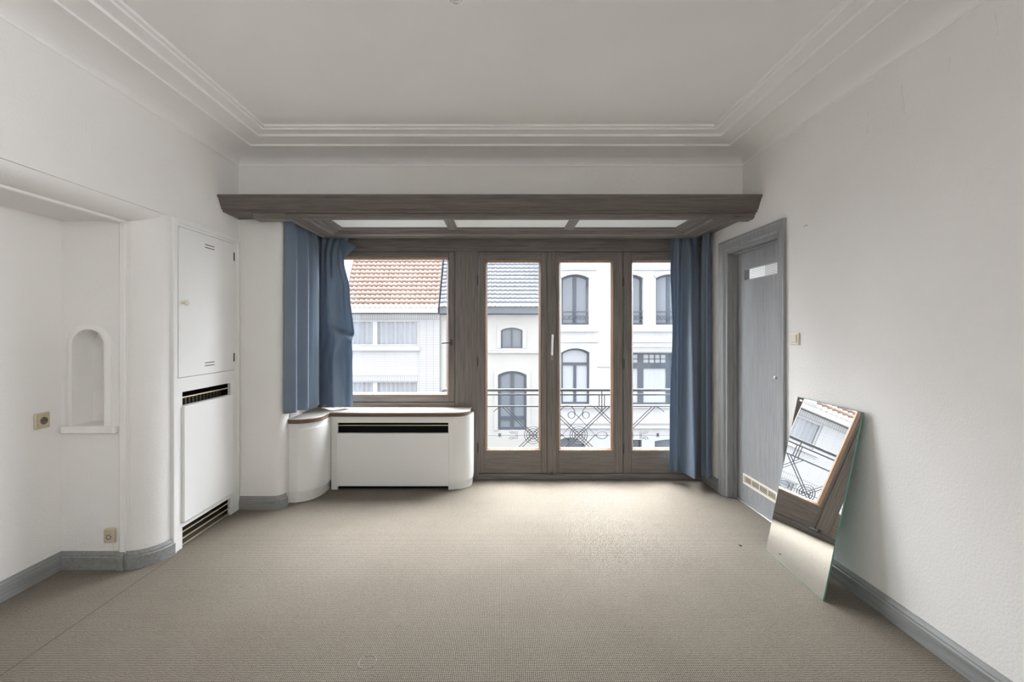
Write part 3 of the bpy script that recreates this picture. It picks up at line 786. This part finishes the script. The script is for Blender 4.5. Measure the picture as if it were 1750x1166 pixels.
m.build('header_flap', M['blue'], cl2, smooth=180, solid=0.003)
# right curtains
C3T = [(1147, 4.165), (1153, 4.19), (1160, 4.155), (1168, 4.195), (1176, 4.155), (1184, 4.195), (1190, 4.165), (1194, 4.20)]
C3B = [(1144.5, 4.200), (1152, 4.225), (1158, 4.205), (1164, 4.215), (1184, 4.005), (1187.5, 4.06), (1190, 4.19), (1194, 4.215)]
def c3(u, v):
    k = (v + 0.10) / 1.10 if v > 0.02 else 0.0
    k = min(1.0, max(0.0, 0.25 + 0.75 * v)) * min(1.0, v / 0.10)
    cp = [(a[0] + (b[0] - a[0]) * k, a[1] + (b[1] - a[1]) * k) for a, b in zip(C3T, C3B)]
    if 0.2 < v: cp[0] = (cp[0][0] + 4.0 * math.exp(-((v - 0.42) / 0.16) ** 2), cp[0][1])
    n = len(cp) - 1; t = u * n; i = min(n - 1, int(t)); t -= i
    P = [cp[max(0, i - 1)], cp[i], cp[i + 1], cp[min(n, i + 2)]]
    q = [0.5 * (2 * P[1][c] + (P[2][c] - P[0][c]) * t + (2 * P[0][c] - 5 * P[1][c] + 4 * P[2][c] - P[3][c]) * t * t + (3 * P[1][c] - P[0][c] - 3 * P[2][c] + P[3][c]) * t ** 3) for c in (0, 1)]
    Y = min(q[1], YB - 0.012)
    x = wx(q[0], 4.165) * (Y / 4.165) ** 0.85
    return (x, Y, 2.292 - v * (2.292 - 0.097))
curtain('blue satin curtain hanging over the right edge of the glazed doors', c3)
def c4(u, v):
    y = 4.165 - 0.145 * u; f = 1 - math.exp(-v * 9)
    fold = (0.012 + 0.022 * f) * math.sin(2 * PI * 1.7 * u + 0.8 + 0.4 * v) + 0.005 * (1 - f) * math.sin(2 * PI * 8 * u)
    x = 1.832 + fold + 0.012 * u + 0.004 * v
    z = 2.285 - v * (2.285 - 0.092)
    return (min(x, XR - 0.022), y, z)
curtain('narrow blue satin curtain against the right wall beside the door frame', c4, 60, 60)

# ------------------------------------------------------------------ leaning mirror
BL = Vector((wx(1309, 2.90), 2.90, 0.0)); BR = Vector((wx(1405.4, 2.352), 2.352, 0.0))
TL = Vector((wx(1367.6, 2.862), 2.862, wz(678.4, 2.862))); TR = Vector((wx(1481.3, 2.340), 2.340, wz(705.8, 2.340)))
BL.x, BR.x = 1.682, 1.661
ed = (BR - BL).normalized(); up_ = Vector((0.200, -0.025, 0.979)); up_ -= ed * up_.dot(ed)
TL = BL + up_; TR = BR + up_
mir = thing('frameless_mirror', 'frameless rectangular mirror standing on the carpet and leaning on the right wall', 'mirror', ((BL.x + BR.x) / 2, (BL.y + BR.y) / 2, 0))
nrm = (BR - BL).cross(TL - BL).normalized()
if nrm.x > 0: nrm = -nrm
m = MB(); q = [BL, BR, TR, TL]; bk = [p - nrm * 0.006 for p in q]
V = [m.bm.verts.new(p) for p in q] + [m.bm.verts.new(p) for p in bk]
m.bm.faces.new(V[:4]); m.bm.faces.new(V[4:][::-1])
for i in range(4): j = (i + 1) % 4; m.bm.faces.new((V[i], V[j], V[4 + j], V[4 + i]))
m.build('glass_sheet', M['green'], mir, smooth=0)['label'] = 'green glass edge'
cen = (BL + BR + TL + TR) / 4
m = MB(); m.face([cen + (p - cen) * 0.994 + nrm * 0.0004 for p in q]); m.build('silvered_face', M['mirror'], mir, smooth=0, recalc=False)
m = MB()
tv = (TR - TL).normalized(); dn = (BL - TL).normalized()
p0 = TL + tv * 0.028 + dn * 0.012
V = [p0 + nrm * 0.001, p0 + tv * 0.026 + nrm * 0.001, p0 + tv * 0.026 + dn * 0.012 + nrm * 0.001, p0 + dn * 0.012 + nrm * 0.001]
m.prism([(0, 0), (1, 0), (1, 1), (0, 1)], 'z', 0, 1)
for v in m.bm.verts:
    c = v.co.copy(); v.co = p0 + tv * 0.026 * c.x + dn * 0.012 * c.y + nrm * (0.0006 + 0.001 * c.z)
m.build('corner_clip', M['steel'], mir, smooth=0)

# ------------------------------------------------------------------ sockets, switch, hook, bulb, crumb
s = thing('power_socket', 'cream electrical socket low on the alcove back wall', 'socket', (XA, 2.56, 0.893))
y, z = 2.56, 0.893
m = MB(); m.box(XA, XA + 0.012, y - 0.042, y + 0.042, z - 0.044, z + 0.044); m.build('cover_plate', M['cream'], s, bevel=0.005)
m = MB(); m.box(XA + 0.011, XA + 0.018, y - 0.030, y + 0.030, z - 0.032, z + 0.032); m.build('inner_frame', M['cream'], s, bevel=0.004)
m = MB(); m.lathe([(0.0215, 0.0), (0.0215, 0.0015), (0.0190, 0.002)], (XA + 0.0178, y, z), 'x', 28); m.build('socket_well', plain('dark_cream', (0.16, 0.125, 0.085), 0.5), s)
m = MB()
for dy in (-0.009, 0.009): m.lathe([(0.003, 0), (0.003, 0.002)], (XA + 0.0195, y + dy, z), 'x', 10)
m.lathe([(0.0025, 0), (0.0025, 0.004)], (XA + 0.0195, y, z + 0.010), 'x', 10)
m.build('contact', M['black'], s)
px_, pz_ = wx(191, YA), 0.198
s = thing('telephone_socket', 'small cream telephone socket just above the alcove baseboard', 'socket', (px_, YA, pz_))
m = MB(); m.box(px_ - 0.030, px_ + 0.030, YA - 0.022, YA, pz_ - 0.041, pz_ + 0.041); m.build('housing', M['cream'], s, bevel=0.005)
m = MB()
for k in range(6):
    a = k * PI / 3 + 0.3; m.lathe([(0.0035, 0), (0.0035, -0.0015)], (px_ + 0.013 * math.cos(a), YA - 0.0218, pz_ - 0.006 + 0.013 * math.sin(a)), 'y', 8)
m.build('pin_hole', M['black'], s)
m = MB(); m.box(px_ + 0.008, px_ + 0.016, YA - 0.004, YA, 0.100, pz_ - 0.041); m.build('cable_cover', M['ivory'], s, bevel=0.002)
sy, sz = 2.923, 1.347
s = thing('light_switch', 'ivory light switch on the right wall beside the door casing', 'switch', (XR, sy, sz))
m = MB(); m.box(XR - 0.012, XR, sy - 0.040, sy + 0.040, sz - 0.040, sz + 0.040); m.build('cover_plate', M['ivory'], s, bevel=0.005)
m = MB(); m.prism([(XR - 0.011, sz - 0.027), (XR - 0.016, sz - 0.027), (XR - 0.022, sz + 0.027), (XR - 0.011, sz + 0.027)], 'y', sy - 0.027, sy + 0.027)
m.build('rocker', M['ivory'], s, bevel=0.003)
hy, hz = 2.817, 2.05
m = MB(); m.tube([(XR, hy, hz), (XR - 0.012, hy, hz), (XR - 0.018, hy, hz - 0.006), (XR - 0.016, hy, hz - 0.012)], 0.0022, 8)
m.lathe([(0.006, 0.0), (0.005, -0.003), (0.002, -0.004)], (XR, hy, hz), 'x', 10)
tag(m.build('wall_hook', M['steel']), 'tiny metal screw hook high on the right wall near the door', 'hook')
m = MB(); c0 = (wx(1264.5, 2.96), 2.96)
for k, (dx, dy, r) in enumerate(((0, 0, 0.006), (0.006, -0.003, 0.004), (-0.003, 0.003, 0.004))):
    m.lathe([(0.001, 0.0), (r, 0.002), (r * 0.9, 0.005), (0.001, 0.007)], (c0[0] + dx, c0[1] + dy, 0.0), 'z', 8)
tag(m.build('dark_crumb', M['black']), 'small dark crumb lying on the carpet left of the mirror', 'crumb')
bx_, by_ = wx(779, 1.60), 1.60; bz_ = 2.553
lb = thing('pendant_bulb', 'bare clear light bulb hanging from the ceiling at the top edge', 'light bulb', (bx_, by_, ZC))
m = MB(); m.lathe([(0.001, 0), (0.012, 0.002), (0.022, 0.010), (0.029, 0.024), (0.030, 0.036), (0.025, 0.052), (0.016, 0.070), (0.013, 0.082)], (bx_, by_, bz_), 'z', 24)
gm, gt, gb = mat_new('bulb_glass'); gb.inputs['Transmission Weight'].default_value = 1.0; gb.inputs['Roughness'].default_value = 0.02; gb.inputs['IOR'].default_value = 1.3
m.build('glass_globe', gm, lb)
m = MB(); m.lathe([(0.014, 0.078), (0.014, 0.105), (0.018, 0.107), (0.018, 0.145), (0.006, 0.15)], (bx_, by_, bz_), 'z', 16); m.build('lamp_holder', M['ivory'], lb)
m = MB(); m.tube([(bx_, by_, bz_ + 0.15), (bx_, by_, ZC)], 0.003, 8); m.lathe([(0.035, 0), (0.030, -0.02), (0.006, -0.026)], (bx_, by_, ZC), 'z', 18); m.build('cord', M['ivory'], lb)
m = MB(); m.tube([(bx_ - 0.004, by_, bz_ + 0.08), (bx_ - 0.008, by_, bz_ + 0.03), (bx_, by_, bz_ + 0.034), (bx_ + 0.008, by_, bz_ + 0.03), (bx_ + 0.004, by_, bz_ + 0.08)], 0.0016, 6); m.build('filament', M['darkmetal'], lb)

# ------------------------------------------------------------------ balcony and railing
m = MB(); m.box(-0.7, 2.1, YB + 0.16, 5.0, -0.30, -0.14)
struct(m.build('balcony_slab', M['street'], smooth=0), 'concrete balcony slab outside the glazed doors', 'balcony')
RYD = 4.85
def rx_(px): return wx(px, RYD)
def rz_(py): return wz(py, RYD)
rail = thing('balcony_railing', 'grey wrought iron balcony railing with scrolls outside the glazed doors', 'railing', (rx_(989), RYD, -0.14))
RL, RR = -0.62, 2.02
def pl(pts): return [(rx_(a), RYD, rz_(b)) for a, b in pts]
def part(name, polys, r=0.0055, closed=False):
    m = MB()
    for p in polys: m.tube(pl(p), r, 6, closed)
    return m.build(name, M['iron'], rail, smooth=60)
m = MB(); m.box(RL, RR, RYD - 0.020, RYD + 0.020, rz_(669), rz_(664.5)); m.build('handrail', M['iron'], rail, bevel=0.006)
for yy, h in ((674.8, 0.007), (694.5, 0.0065), (743.6, 0.0035), (803, 0.008)):
    m = MB(); m.box(RL, RR, RYD - 0.006, RYD + 0.006, rz_(yy) - h, rz_(yy) + h); m.build('rail', M['iron'], rail)
for x in (RL, RR):
    m = MB(); m.box(x - 0.014, x + 0.014, RYD - 0.014, RYD + 0.014, -0.14, rz_(666)); m.build('post', M['iron'], rail)
C = [911.0, 989.0, 1067.0]
for px in (950, 1028.5):
    part('baluster', [[(px, 666), (px, 701.5)]], 0.0055)
    part('baluster', [[(px - 4.5, 675), (px - 4.5, 694)], [(px + 4.5, 675), (px + 4.5, 694)]], 0.0055)
for px in (880, 989, 1098):
    m = MB(); m.box(rx_(px) - 0.010, rx_(px) + 0.010, RYD - 0.02, RYD + 0.0, -0.14, rz_(803)); m.build('foot', M['iron'], rail)
for c in C:
    dl = 50.0
    for sgn in (-1, 1):
        part('diagonal_bar', [[(c - sgn * dl + o, 695), (c + o, 743.6), (c + sgn * 58 + o, 800)] for o in (-2.9, 2.9)], 0.0052)
    for r in (7, 11, 14.8):
        m = MB(); m.tube([(rx_(c) + r * RYD / F * math.cos(a * PI / 18), RYD, rz_(743.6) + r * RYD / F * math.sin(a * PI / 18)) for a in range(36)], 0.0045, 6, True)
        m.build('ring', M['iron'], rail, smooth=60)
def arcp(cx, cy, r, a0, a1, n=16, ry=None):
    ry = ry or r
    return [(cx + r * math.cos(math.radians(a0 + (a1 - a0) * k / n)), cy - ry * math.sin(math.radians(a0 + (a1 - a0) * k / n))) for k in range(n + 1)]
for sg in (-1, 1):
    def mir_(pts): return [(989 + sg * (x - 989), y) for x, y in pts]
    # diamond side: scroll circle, arc under the rail, diagonal down to the diamond corner and back in
    part('scroll', [mir_([(989 - 22, 696)] + arcp(969.5, 706.5, 13, 110, 0, 12) + arcp(976.7, 709.3, 5.8, 20, -330, 22)),
                    mir_([(981.5, 705.5), (989, 713), (1017.2, 743.6), (961, 800)])], 0.0048)
    part('teardrop_loop', [mir_([(1017.2, 743.6), (1022, 739.5), (1028, 737.2), (1033, 737.8), (1037, 741), (1038, 743.6), (1037, 746.5), (1033, 749.5), (1028, 750.2), (1022, 747.8), (1017.2, 743.6)])], 0.0048)
    part('end_scroll', [mir_([(989 + 127, 695.2), (1121, 695), (1126, 697), (1131, 700.5), (1134.5, 704)])], 0.0052)
    sx = 1097.5
    part('bracket_ornament', [mir_([(sx + 10, 736.5), (sx + 8.5, 740), (sx + 3, 740.4), (sx - 1.5, 740.4), (sx - 1.5, 747), (sx + 3, 747), (sx + 8.5, 747.4), (sx + 10, 751)]),
                              mir_([(sx + 8.5, 743.6), (sx + 2, 743.6)]),
                              mir_([(sx + 7, 736), (sx + 5, 738), (sx - 3.6, 738), (sx - 3.6, 749.4), (sx + 5, 749.4), (sx + 7, 752)])], 0.0036)
    part('star_ornament', [mir_([(1124 + 3.9 * math.cos(a), 743.6 + 3.9 * math.sin(a)), (1124 - 3.9 * math.cos(a), 743.6 - 3.9 * math.sin(a))]) for a in (0, PI / 4, PI / 2, 3 * PI / 4)], 0.0045)

# ------------------------------------------------------------------ street and houses opposite
m = MB(); m.box(-60, 60, YR - 40, 60, -3.6, -3.4)
struct(m.build('ground', M['street'], smooth=0), 'grey street between the houses', 'ground')
HB = 16.0
def hx_(px): return wx(px, HB)
def hz_(py): return wz(py, HB)

def roof(name, mat, parent, x0, x1, y0, z0, ang, length, tw, rh, amp, lip, shape='wave', skew=0.0):
    m = MB(); ca, sa = math.cos(ang), math.sin(ang); n = int((x1 - x0) / tw * 8) + 1
    xs = [x0 + (x1 - x0) * k / n for k in range(n + 1)]
    lines = []
    rows = int(length / rh)
    def line(s_, off_, sh):
        L = []
        for x in xs:
            ph = (x - x0) / tw + sh
            if shape == 'wave': wv = amp * (math.sin(2 * PI * ph) + 0.25 * math.sin(4 * PI * ph))
            else: wv = amp * (1.0 if (ph % 1.0) > 0.82 else 0.0)
            o_ = off_ + wv
            L.append((x, y0 + s_ * ca - o_ * sa, z0 + s_ * sa + o_ * ca))
        return L
    for r in range(rows):
        lines.append(line(r * rh - 0.035, lip, 0.0)); lines.append(line((r + 1) * rh - 0.004, lip * 0.25, 0.0)); lines.append(line((r + 1) * rh, -0.05, 0.0)); lines.append(line((r + 1) * rh - 0.030, lip - 0.022, 0.0))
    m.strip(lines)
    return m.build(name, mat, parent, smooth=50, recalc=False, weld=False)

def ext_window(parent, x0, x1, z0, z1, rise=0.0, yf=HB, frame=0.07, mull=(), trans=(), glass='ext_glass', fm='ext_frame', depth=0.10, mw=0.06, fine=None, low_mull=False):
    m = MB(); y0, y1 = yf + depth, yf + depth + 0.06
    mz = (trans[0] if low_mull else None)
    out = [(x0, z0)] + (arch(x0, x1, z1, rise) if rise else [(x0, z1), (x1, z1)]) + [(x1, z0)]
    ix0, ix1, iz0, iz1 = x0 + frame, x1 - frame, z0 + frame, z1 - frame
    inn = [(ix0, iz0)] + (arch(ix0, ix1, iz1, rise * (ix1 - ix0) / (x1 - x0)) if rise else [(ix0, iz1), (ix1, iz1)]) + [(ix1, iz0)]
    m.strip([[(x, y1, z) for x, z in out], [(x, y0, z) for x, z in out], [(x, y0, z) for x, z in inn], [(x, y1, z) for x, z in inn]], True)
    for a in mull: m.box(a - mw / 2, a + mw / 2, y0 + 0.005, y1, iz0 - 0.01, mz if mz else iz1 - rise * 0.15)
    for a in trans: m.box(ix0 - 0.01, ix1 + 0.01, y0 + 0.002, y1, a - mw / 2, a + mw / 2)
    if fine:
        for (a0, a1, nz, b0, b1, nx) in fine:
            for k in range(1, nx): x = a0 + (a1 - a0) * k / nx; m.box(x - 0.012, x + 0.012, y0 + 0.01, y1, b0, b1)
            for k in range(1, nz): z = b0 + (b1 - b0) * k / nz; m.box(a0, a1, y0 + 0.01, y1, z - 0.012, z + 0.012)
    f = m.build('window', M[fm], parent, smooth=30)
    m = MB(); pts = inn
    m.face([(x, y1 - 0.02, z) for x, z in pts]); m.build('pane', M[glass] if isinstance(glass, str) else glass, f, smooth=0)
    return f

# white brick house with red pantiles
WZ0, WX0 = -3.4, hx_(420)
h1 = thing('brick_house', 'white brick house with red pantile roof across the street', 'house', ((WX0 + hx_(752)) / 2, HB, WZ0))
zE = hz_(525); xR = hx_(751.5)
win1 = (hx_(540), hx_(714), hz_(591), hz_(547.5)); win2 = (hx_(540), hx_(714), hz_(700), hz_(652))
m = MB(); m.wall(WX0, hx_(715), WZ0, hz_(547.5), HB, HB + 0.3, [win1[:4], win2[:4]])
h1w = m.build('wall', M['brick'], h1, smooth=0)
m = MB(); m.box(hx_(715), xR, HB - 0.02, HB + 0.3, WZ0, hz_(547.5)); m.build('brick_pier', M['brick_pier'], h1, smooth=0)
m = MB(); m.box(WX0, xR, HB - 0.012, HB + 0.3, hz_(547.5), hz_(537)); m.build('soldier_course', M['brick_soldier'], h1, smooth=0)
m = MB(); m.box(WX0, hx_(715), HB - 0.012, HB + 0.0, hz_(651.5), hz_(641)); m.build('soldier_course', M['brick_soldier'], h1, smooth=0)
m = MB(); m.box(WX0, hx_(750), HB - 0.40, HB + 0.1, hz_(535.5), hz_(525.5)); m.build('fascia', M['ext_white'], h1, bevel=0.01)
m = MB(); m.box(WX0, xR, HB + 0.3, HB + 8, WZ0, zE); m.build('body', M['render_cream'], h1, smooth=0)
m = MB(); m.box(hx_(530), hx_(718), HB - 0.10, HB + 0.12, hz_(599.5), hz_(592)); m.build('window_sill', M['ext_white'], h1, bevel=0.01)
for (a, b, c, d) in (win1, win2):
    f = ext_window(h1, a, b, c, d, 0, frame=0.05, mull=(hx_(640),), glass='glass', fm='ext_white', mw=0.16, depth=0.06)
    for (p, q) in ((a + 0.07, hx_(638)), (hx_(643), b - 0.07)):
        m = MB(); n = int((q - p) / 0.16); rows = []
        pts = [p + (q - p) * k / (n * 6) for k in range(n * 6 + 1)]
        m.strip([[(x, HB + 0.135 + 0.035 * math.sin(2 * PI * (x - p) / 0.175 + 0.9 * math.sin(5 * x)), zz) for x in pts] for zz in (c + 0.05, d - 0.05)])
        m.build('net_curtain', M['net'], f, smooth=60)
vx = hx_(593.5)
def gable(parent, x0, x1, y0, z0, ang, length, mat):
    m = MB(); dy, dz = length * math.cos(ang), length * math.sin(ang)
    m.prism([(y0 + 0.10, z0 - 0.02), (y0 + dy + 0.02, z0 + dz - 0.08), (y0 + dy + 3.0, z0 - 0.02)], 'x', x0, x1)
    m.build('gable', mat, parent, smooth=0)
gable(h1, WX0, hx_(751), HB - 0.38, zE - 0.02, math.radians(58), 6.4, M['ext_grey'])
roof('roof', M['tile_red'], h1, vx, hx_(751), HB - 0.38, zE - 0.02, math.radians(58), 6.4, 0.175, 0.185, 0.026, 0.038)
m = MB()
sa, ca = math.sin(math.radians(58)), math.cos(math.radians(58))
m.prism([(HB - 0.42, zE - 0.05), (HB - 0.42 - 0.06, zE + 0.05), (HB - 0.42 + 6.4 * ca - 0.06, zE + 6.4 * sa + 0.05), (HB - 0.42 + 6.4 * ca, zE + 6.4 * sa - 0.05)], 'x', vx - 0.34, vx)
m.build('verge_board', M['ext_white'], h1, smooth=0)
roof('roof', M['tile_red'], h1, WX0, vx - 0.34, HB - 0.38, zE - 0.02, math.radians(58), 6.4, 0.175, 0.185, 0.026, 0.038)

# cream rendered house with grey tiles
x0, x1 = hx_(752), hx_(936)
h2 = thing('rendered_house', 'cream rendered house with grey tiled roof across the street', 'house', ((x0 + x1) / 2, HB, WZ0))
small = (hx_(856), hx_(893), hz_(595.5), hz_(560), 0.10); tall = (hx_(851), hx_(900), hz_(736), hz_(634.5), 0.14); hid = (hx_(762), hx_(805), hz_(700), hz_(548), 0.14)
zG = hz_(523)
m = MB(); m.wall(x0, x1, WZ0, hz_(538), HB + 0.05, HB + 0.4, [small, tall, hid]); m.build('wall', M['render_cream'], h2, smooth=0)
m = MB(); m.box(x0, x1, HB + 0.4, HB + 8, WZ0, zG); m.build('body', M['render_cream'], h2, smooth=0)
m = MB(); m.box(x0, x1, HB - 0.22, HB + 0.4, hz_(537), hz_(523)); m.build('gutter', M['ext_grey'], h2, bevel=0.03)
m = MB(); m.box(hx_(834), x1, HB - 0.02, HB + 0.06, hz_(604), hz_(600)); m.box(hx_(834), x1, HB + 0.01, HB + 0.06, hz_(600), hz_(597)); m.build('string_course', M['render_cream'], h2, bevel=0.01)
for (a, b, c, d, r) in (small, tall, hid):
    o1 = [(a - 0.14, c)] + arch(a - 0.14, b + 0.14, d + 0.14, r + 0.04) + [(b + 0.14, c)]; i1 = [(a, c)] + arch(a, b, d, r) + [(b, c)]
    m = MB(); m.strip([[(x, HB + 0.055, z) for x, z in o1], [(x, HB + 0.025, z) for x, z in o1], [(x, HB + 0.025, z) for x, z in i1], [(x, HB + 0.055, z) for x, z in i1]])
    m.build('window_surround', M['render_cream'], h2, smooth=30)
ext_window(h2, *small, frame=0.05, mull=((small[0] + small[1]) / 2,), mw=0.05)
ext_window(h2, *tall, frame=0.09, mull=((tall[0] + tall[1]) / 2,), trans=(hz_(716),), mw=0.13)
ext_window(h2, *hid, frame=0.06, mull=((hid[0] + hid[1]) / 2,), trans=(hz_(640),), mw=0.05, fm='ext_white', glass='ext_blind')
gable(h2, x0 + 0.03, hx_(926), HB - 0.25, zG - 0.02, math.radians(56), 5.2, M['render_cream'])
roof('roof', M['tile_grey'], h2, x0 + 0.03, hx_(926), HB - 0.25, zG - 0.02, math.radians(56), 5.2, 0.175, 0.175, 0.030, 0.040, 'flat')

# white townhouse
x0, x1 = hx_(936), hx_(1330)
h3 = thing('white_townhouse', 'tall white townhouse with arched windows and slate blue frames across the street', 'house', ((x0 + x1) / 2, HB, WZ0))
up = [(hx_(a), hx_(b), hz_(555), hz_(469), 0.13) for a, b in ((959.5, 1006.5), (1054, 1099), (1121, 1168), (1212, 1258))]
lowa = (hx_(959), hx_(1007.5), hz_(691.5), hz_(595.5), 0.15)
shop = (hx_(1070), hx_(1150), hz_(692), hz_(603.5))
gar = (hx_(945), hx_(1001), WZ0, hz_(748), 0.30); gl1 = (hx_(1075), hx_(1097), WZ0, hz_(752)); gl2 = (hx_(1119), hx_(1190), WZ0, hz_(751), 0.07)
shop2 = (hx_(1200), hx_(1280), hz_(692), hz_(603.5))
m = MB(); m.wall(x0, x1, WZ0, 7.5, HB, HB + 0.4, up + [lowa, shop, shop2, gar, gl1, gl2]); m.build('wall', M['render_white'], h3, smooth=0)
m = MB(); m.box(x0, x1, HB + 0.4, HB + 9, WZ0, 7.5); m.build('body', M['render_white'], h3, smooth=0)
for k, (y0, y1, d, a, b) in enumerate(((462, 459.5, 0.05, 936, 1020), (462, 459.5, 0.05, 1078, 1330), (567, 561, 0.09, 936, 1023), (567, 561, 0.09, 1078, 1330), (585, 583, 0.05, 936, 1023), (585, 583, 0.05, 1078, 1330),
                                       (593.5, 591, 0.06, 1078, 1330), (601.5, 599.5, 0.10, 1078, 1330), (627, 625, 0.04, 1020, 1050),
                                       (697, 693, 0.08, 936, 1330), (724, 720, 0.06, 936, 1330), (732, 728, 0.08, 936, 1330))):
    m = MB(); m.box(hx_(a), hx_(b), HB - d, HB + 0.02, hz_(y0), hz_(y1)); m.build('moulding', M['render_white'], h3, bevel=0.008)
for wn in up:
    mid = (wn[0] + wn[1]) / 2
    f = ext_window(h3, *wn, frame=0.07, mull=(mid,), mw=0.12, depth=0.14)
    zr = hz_(533)
    m = MB(); m.box(wn[0], wn[1], HB + 0.02, HB + 0.05, zr - 0.02, zr + 0.02)
    for k in range(7):
        xx = wn[0] + (wn[1] - wn[0]) * (k + 0.5) / 7
        m.tube([(xx + 0.055 * math.cos(t * PI / 6), HB + 0.035, hz_(543) + 0.075 * math.sin(t * PI / 6)) for t in range(12)], 0.012, 5, True)
    m.box(wn[0], wn[1], HB + 0.02, HB + 0.05, wn[2] + 0.03, wn[2] + 0.06)
    m.build('window_guard', M['ext_frame'], f, smooth=60)
    o1 = arch(wn[0] - 0.08, wn[1] + 0.08, wn[3] + 0.12, wn[4] + 0.02); i1 = arch(wn[0], wn[1], wn[3], wn[4])
    m = MB(); m.strip([[(x, HB + 0.01, z) for x, z in o1], [(x, HB - 0.035, z) for x, z in o1], [(x, HB - 0.035, z) for x, z in i1], [(x, HB + 0.01, z) for x, z in i1]])
    m.build('window_hood', M['render_white'], h3, smooth=30)
ext_window(h3, *lowa, frame=0.07, mull=((lowa[0] + lowa[1]) / 2,), trans=(hz_(622.5),), mw=0.10, glass='ext_blind', depth=0.10, low_mull=True)
o1 = arch(lowa[0] - 0.08, lowa[1] + 0.10, lowa[3] + 0.13, lowa[4] + 0.02); i1 = arch(lowa[0], lowa[1], lowa[3], lowa[4])
m = MB(); m.strip([[(x, HB + 0.01, z) for x, z in o1], [(x, HB - 0.035, z) for x, z in o1], [(x, HB - 0.035, z) for x, z in i1], [(x, HB + 0.01, z) for x, z in i1]])
m.build('window_hood', M['render_white'], h3, smooth=30)
for sh, sx in ((shop, 0), (shop2, 130)):
    bz0, bz1 = hz_(622), hz_(606)
    ext_window(h3, *sh, 0, frame=0.06, mull=(hx_(1096 + sx), hx_(1144.5 + sx)), trans=(hz_(625.5),), mw=0.20, glass='ext_blind', depth=0.08,
               fine=[(hx_(1101 + sx), hx_(1140 + sx), 2, bz0, bz1, 4), (hx_(1074 + sx), hx_(1091 + sx), 2, bz0, bz1, 2)])
ext_window(h3, *gar, frame=0.06, mull=((gar[0] + gar[1]) / 2,), mw=0.05, depth=0.2)
ext_window(h3, *gl1, 0, frame=0.06, depth=0.15); ext_window(h3, *gl2, frame=0.06, depth=0.15)
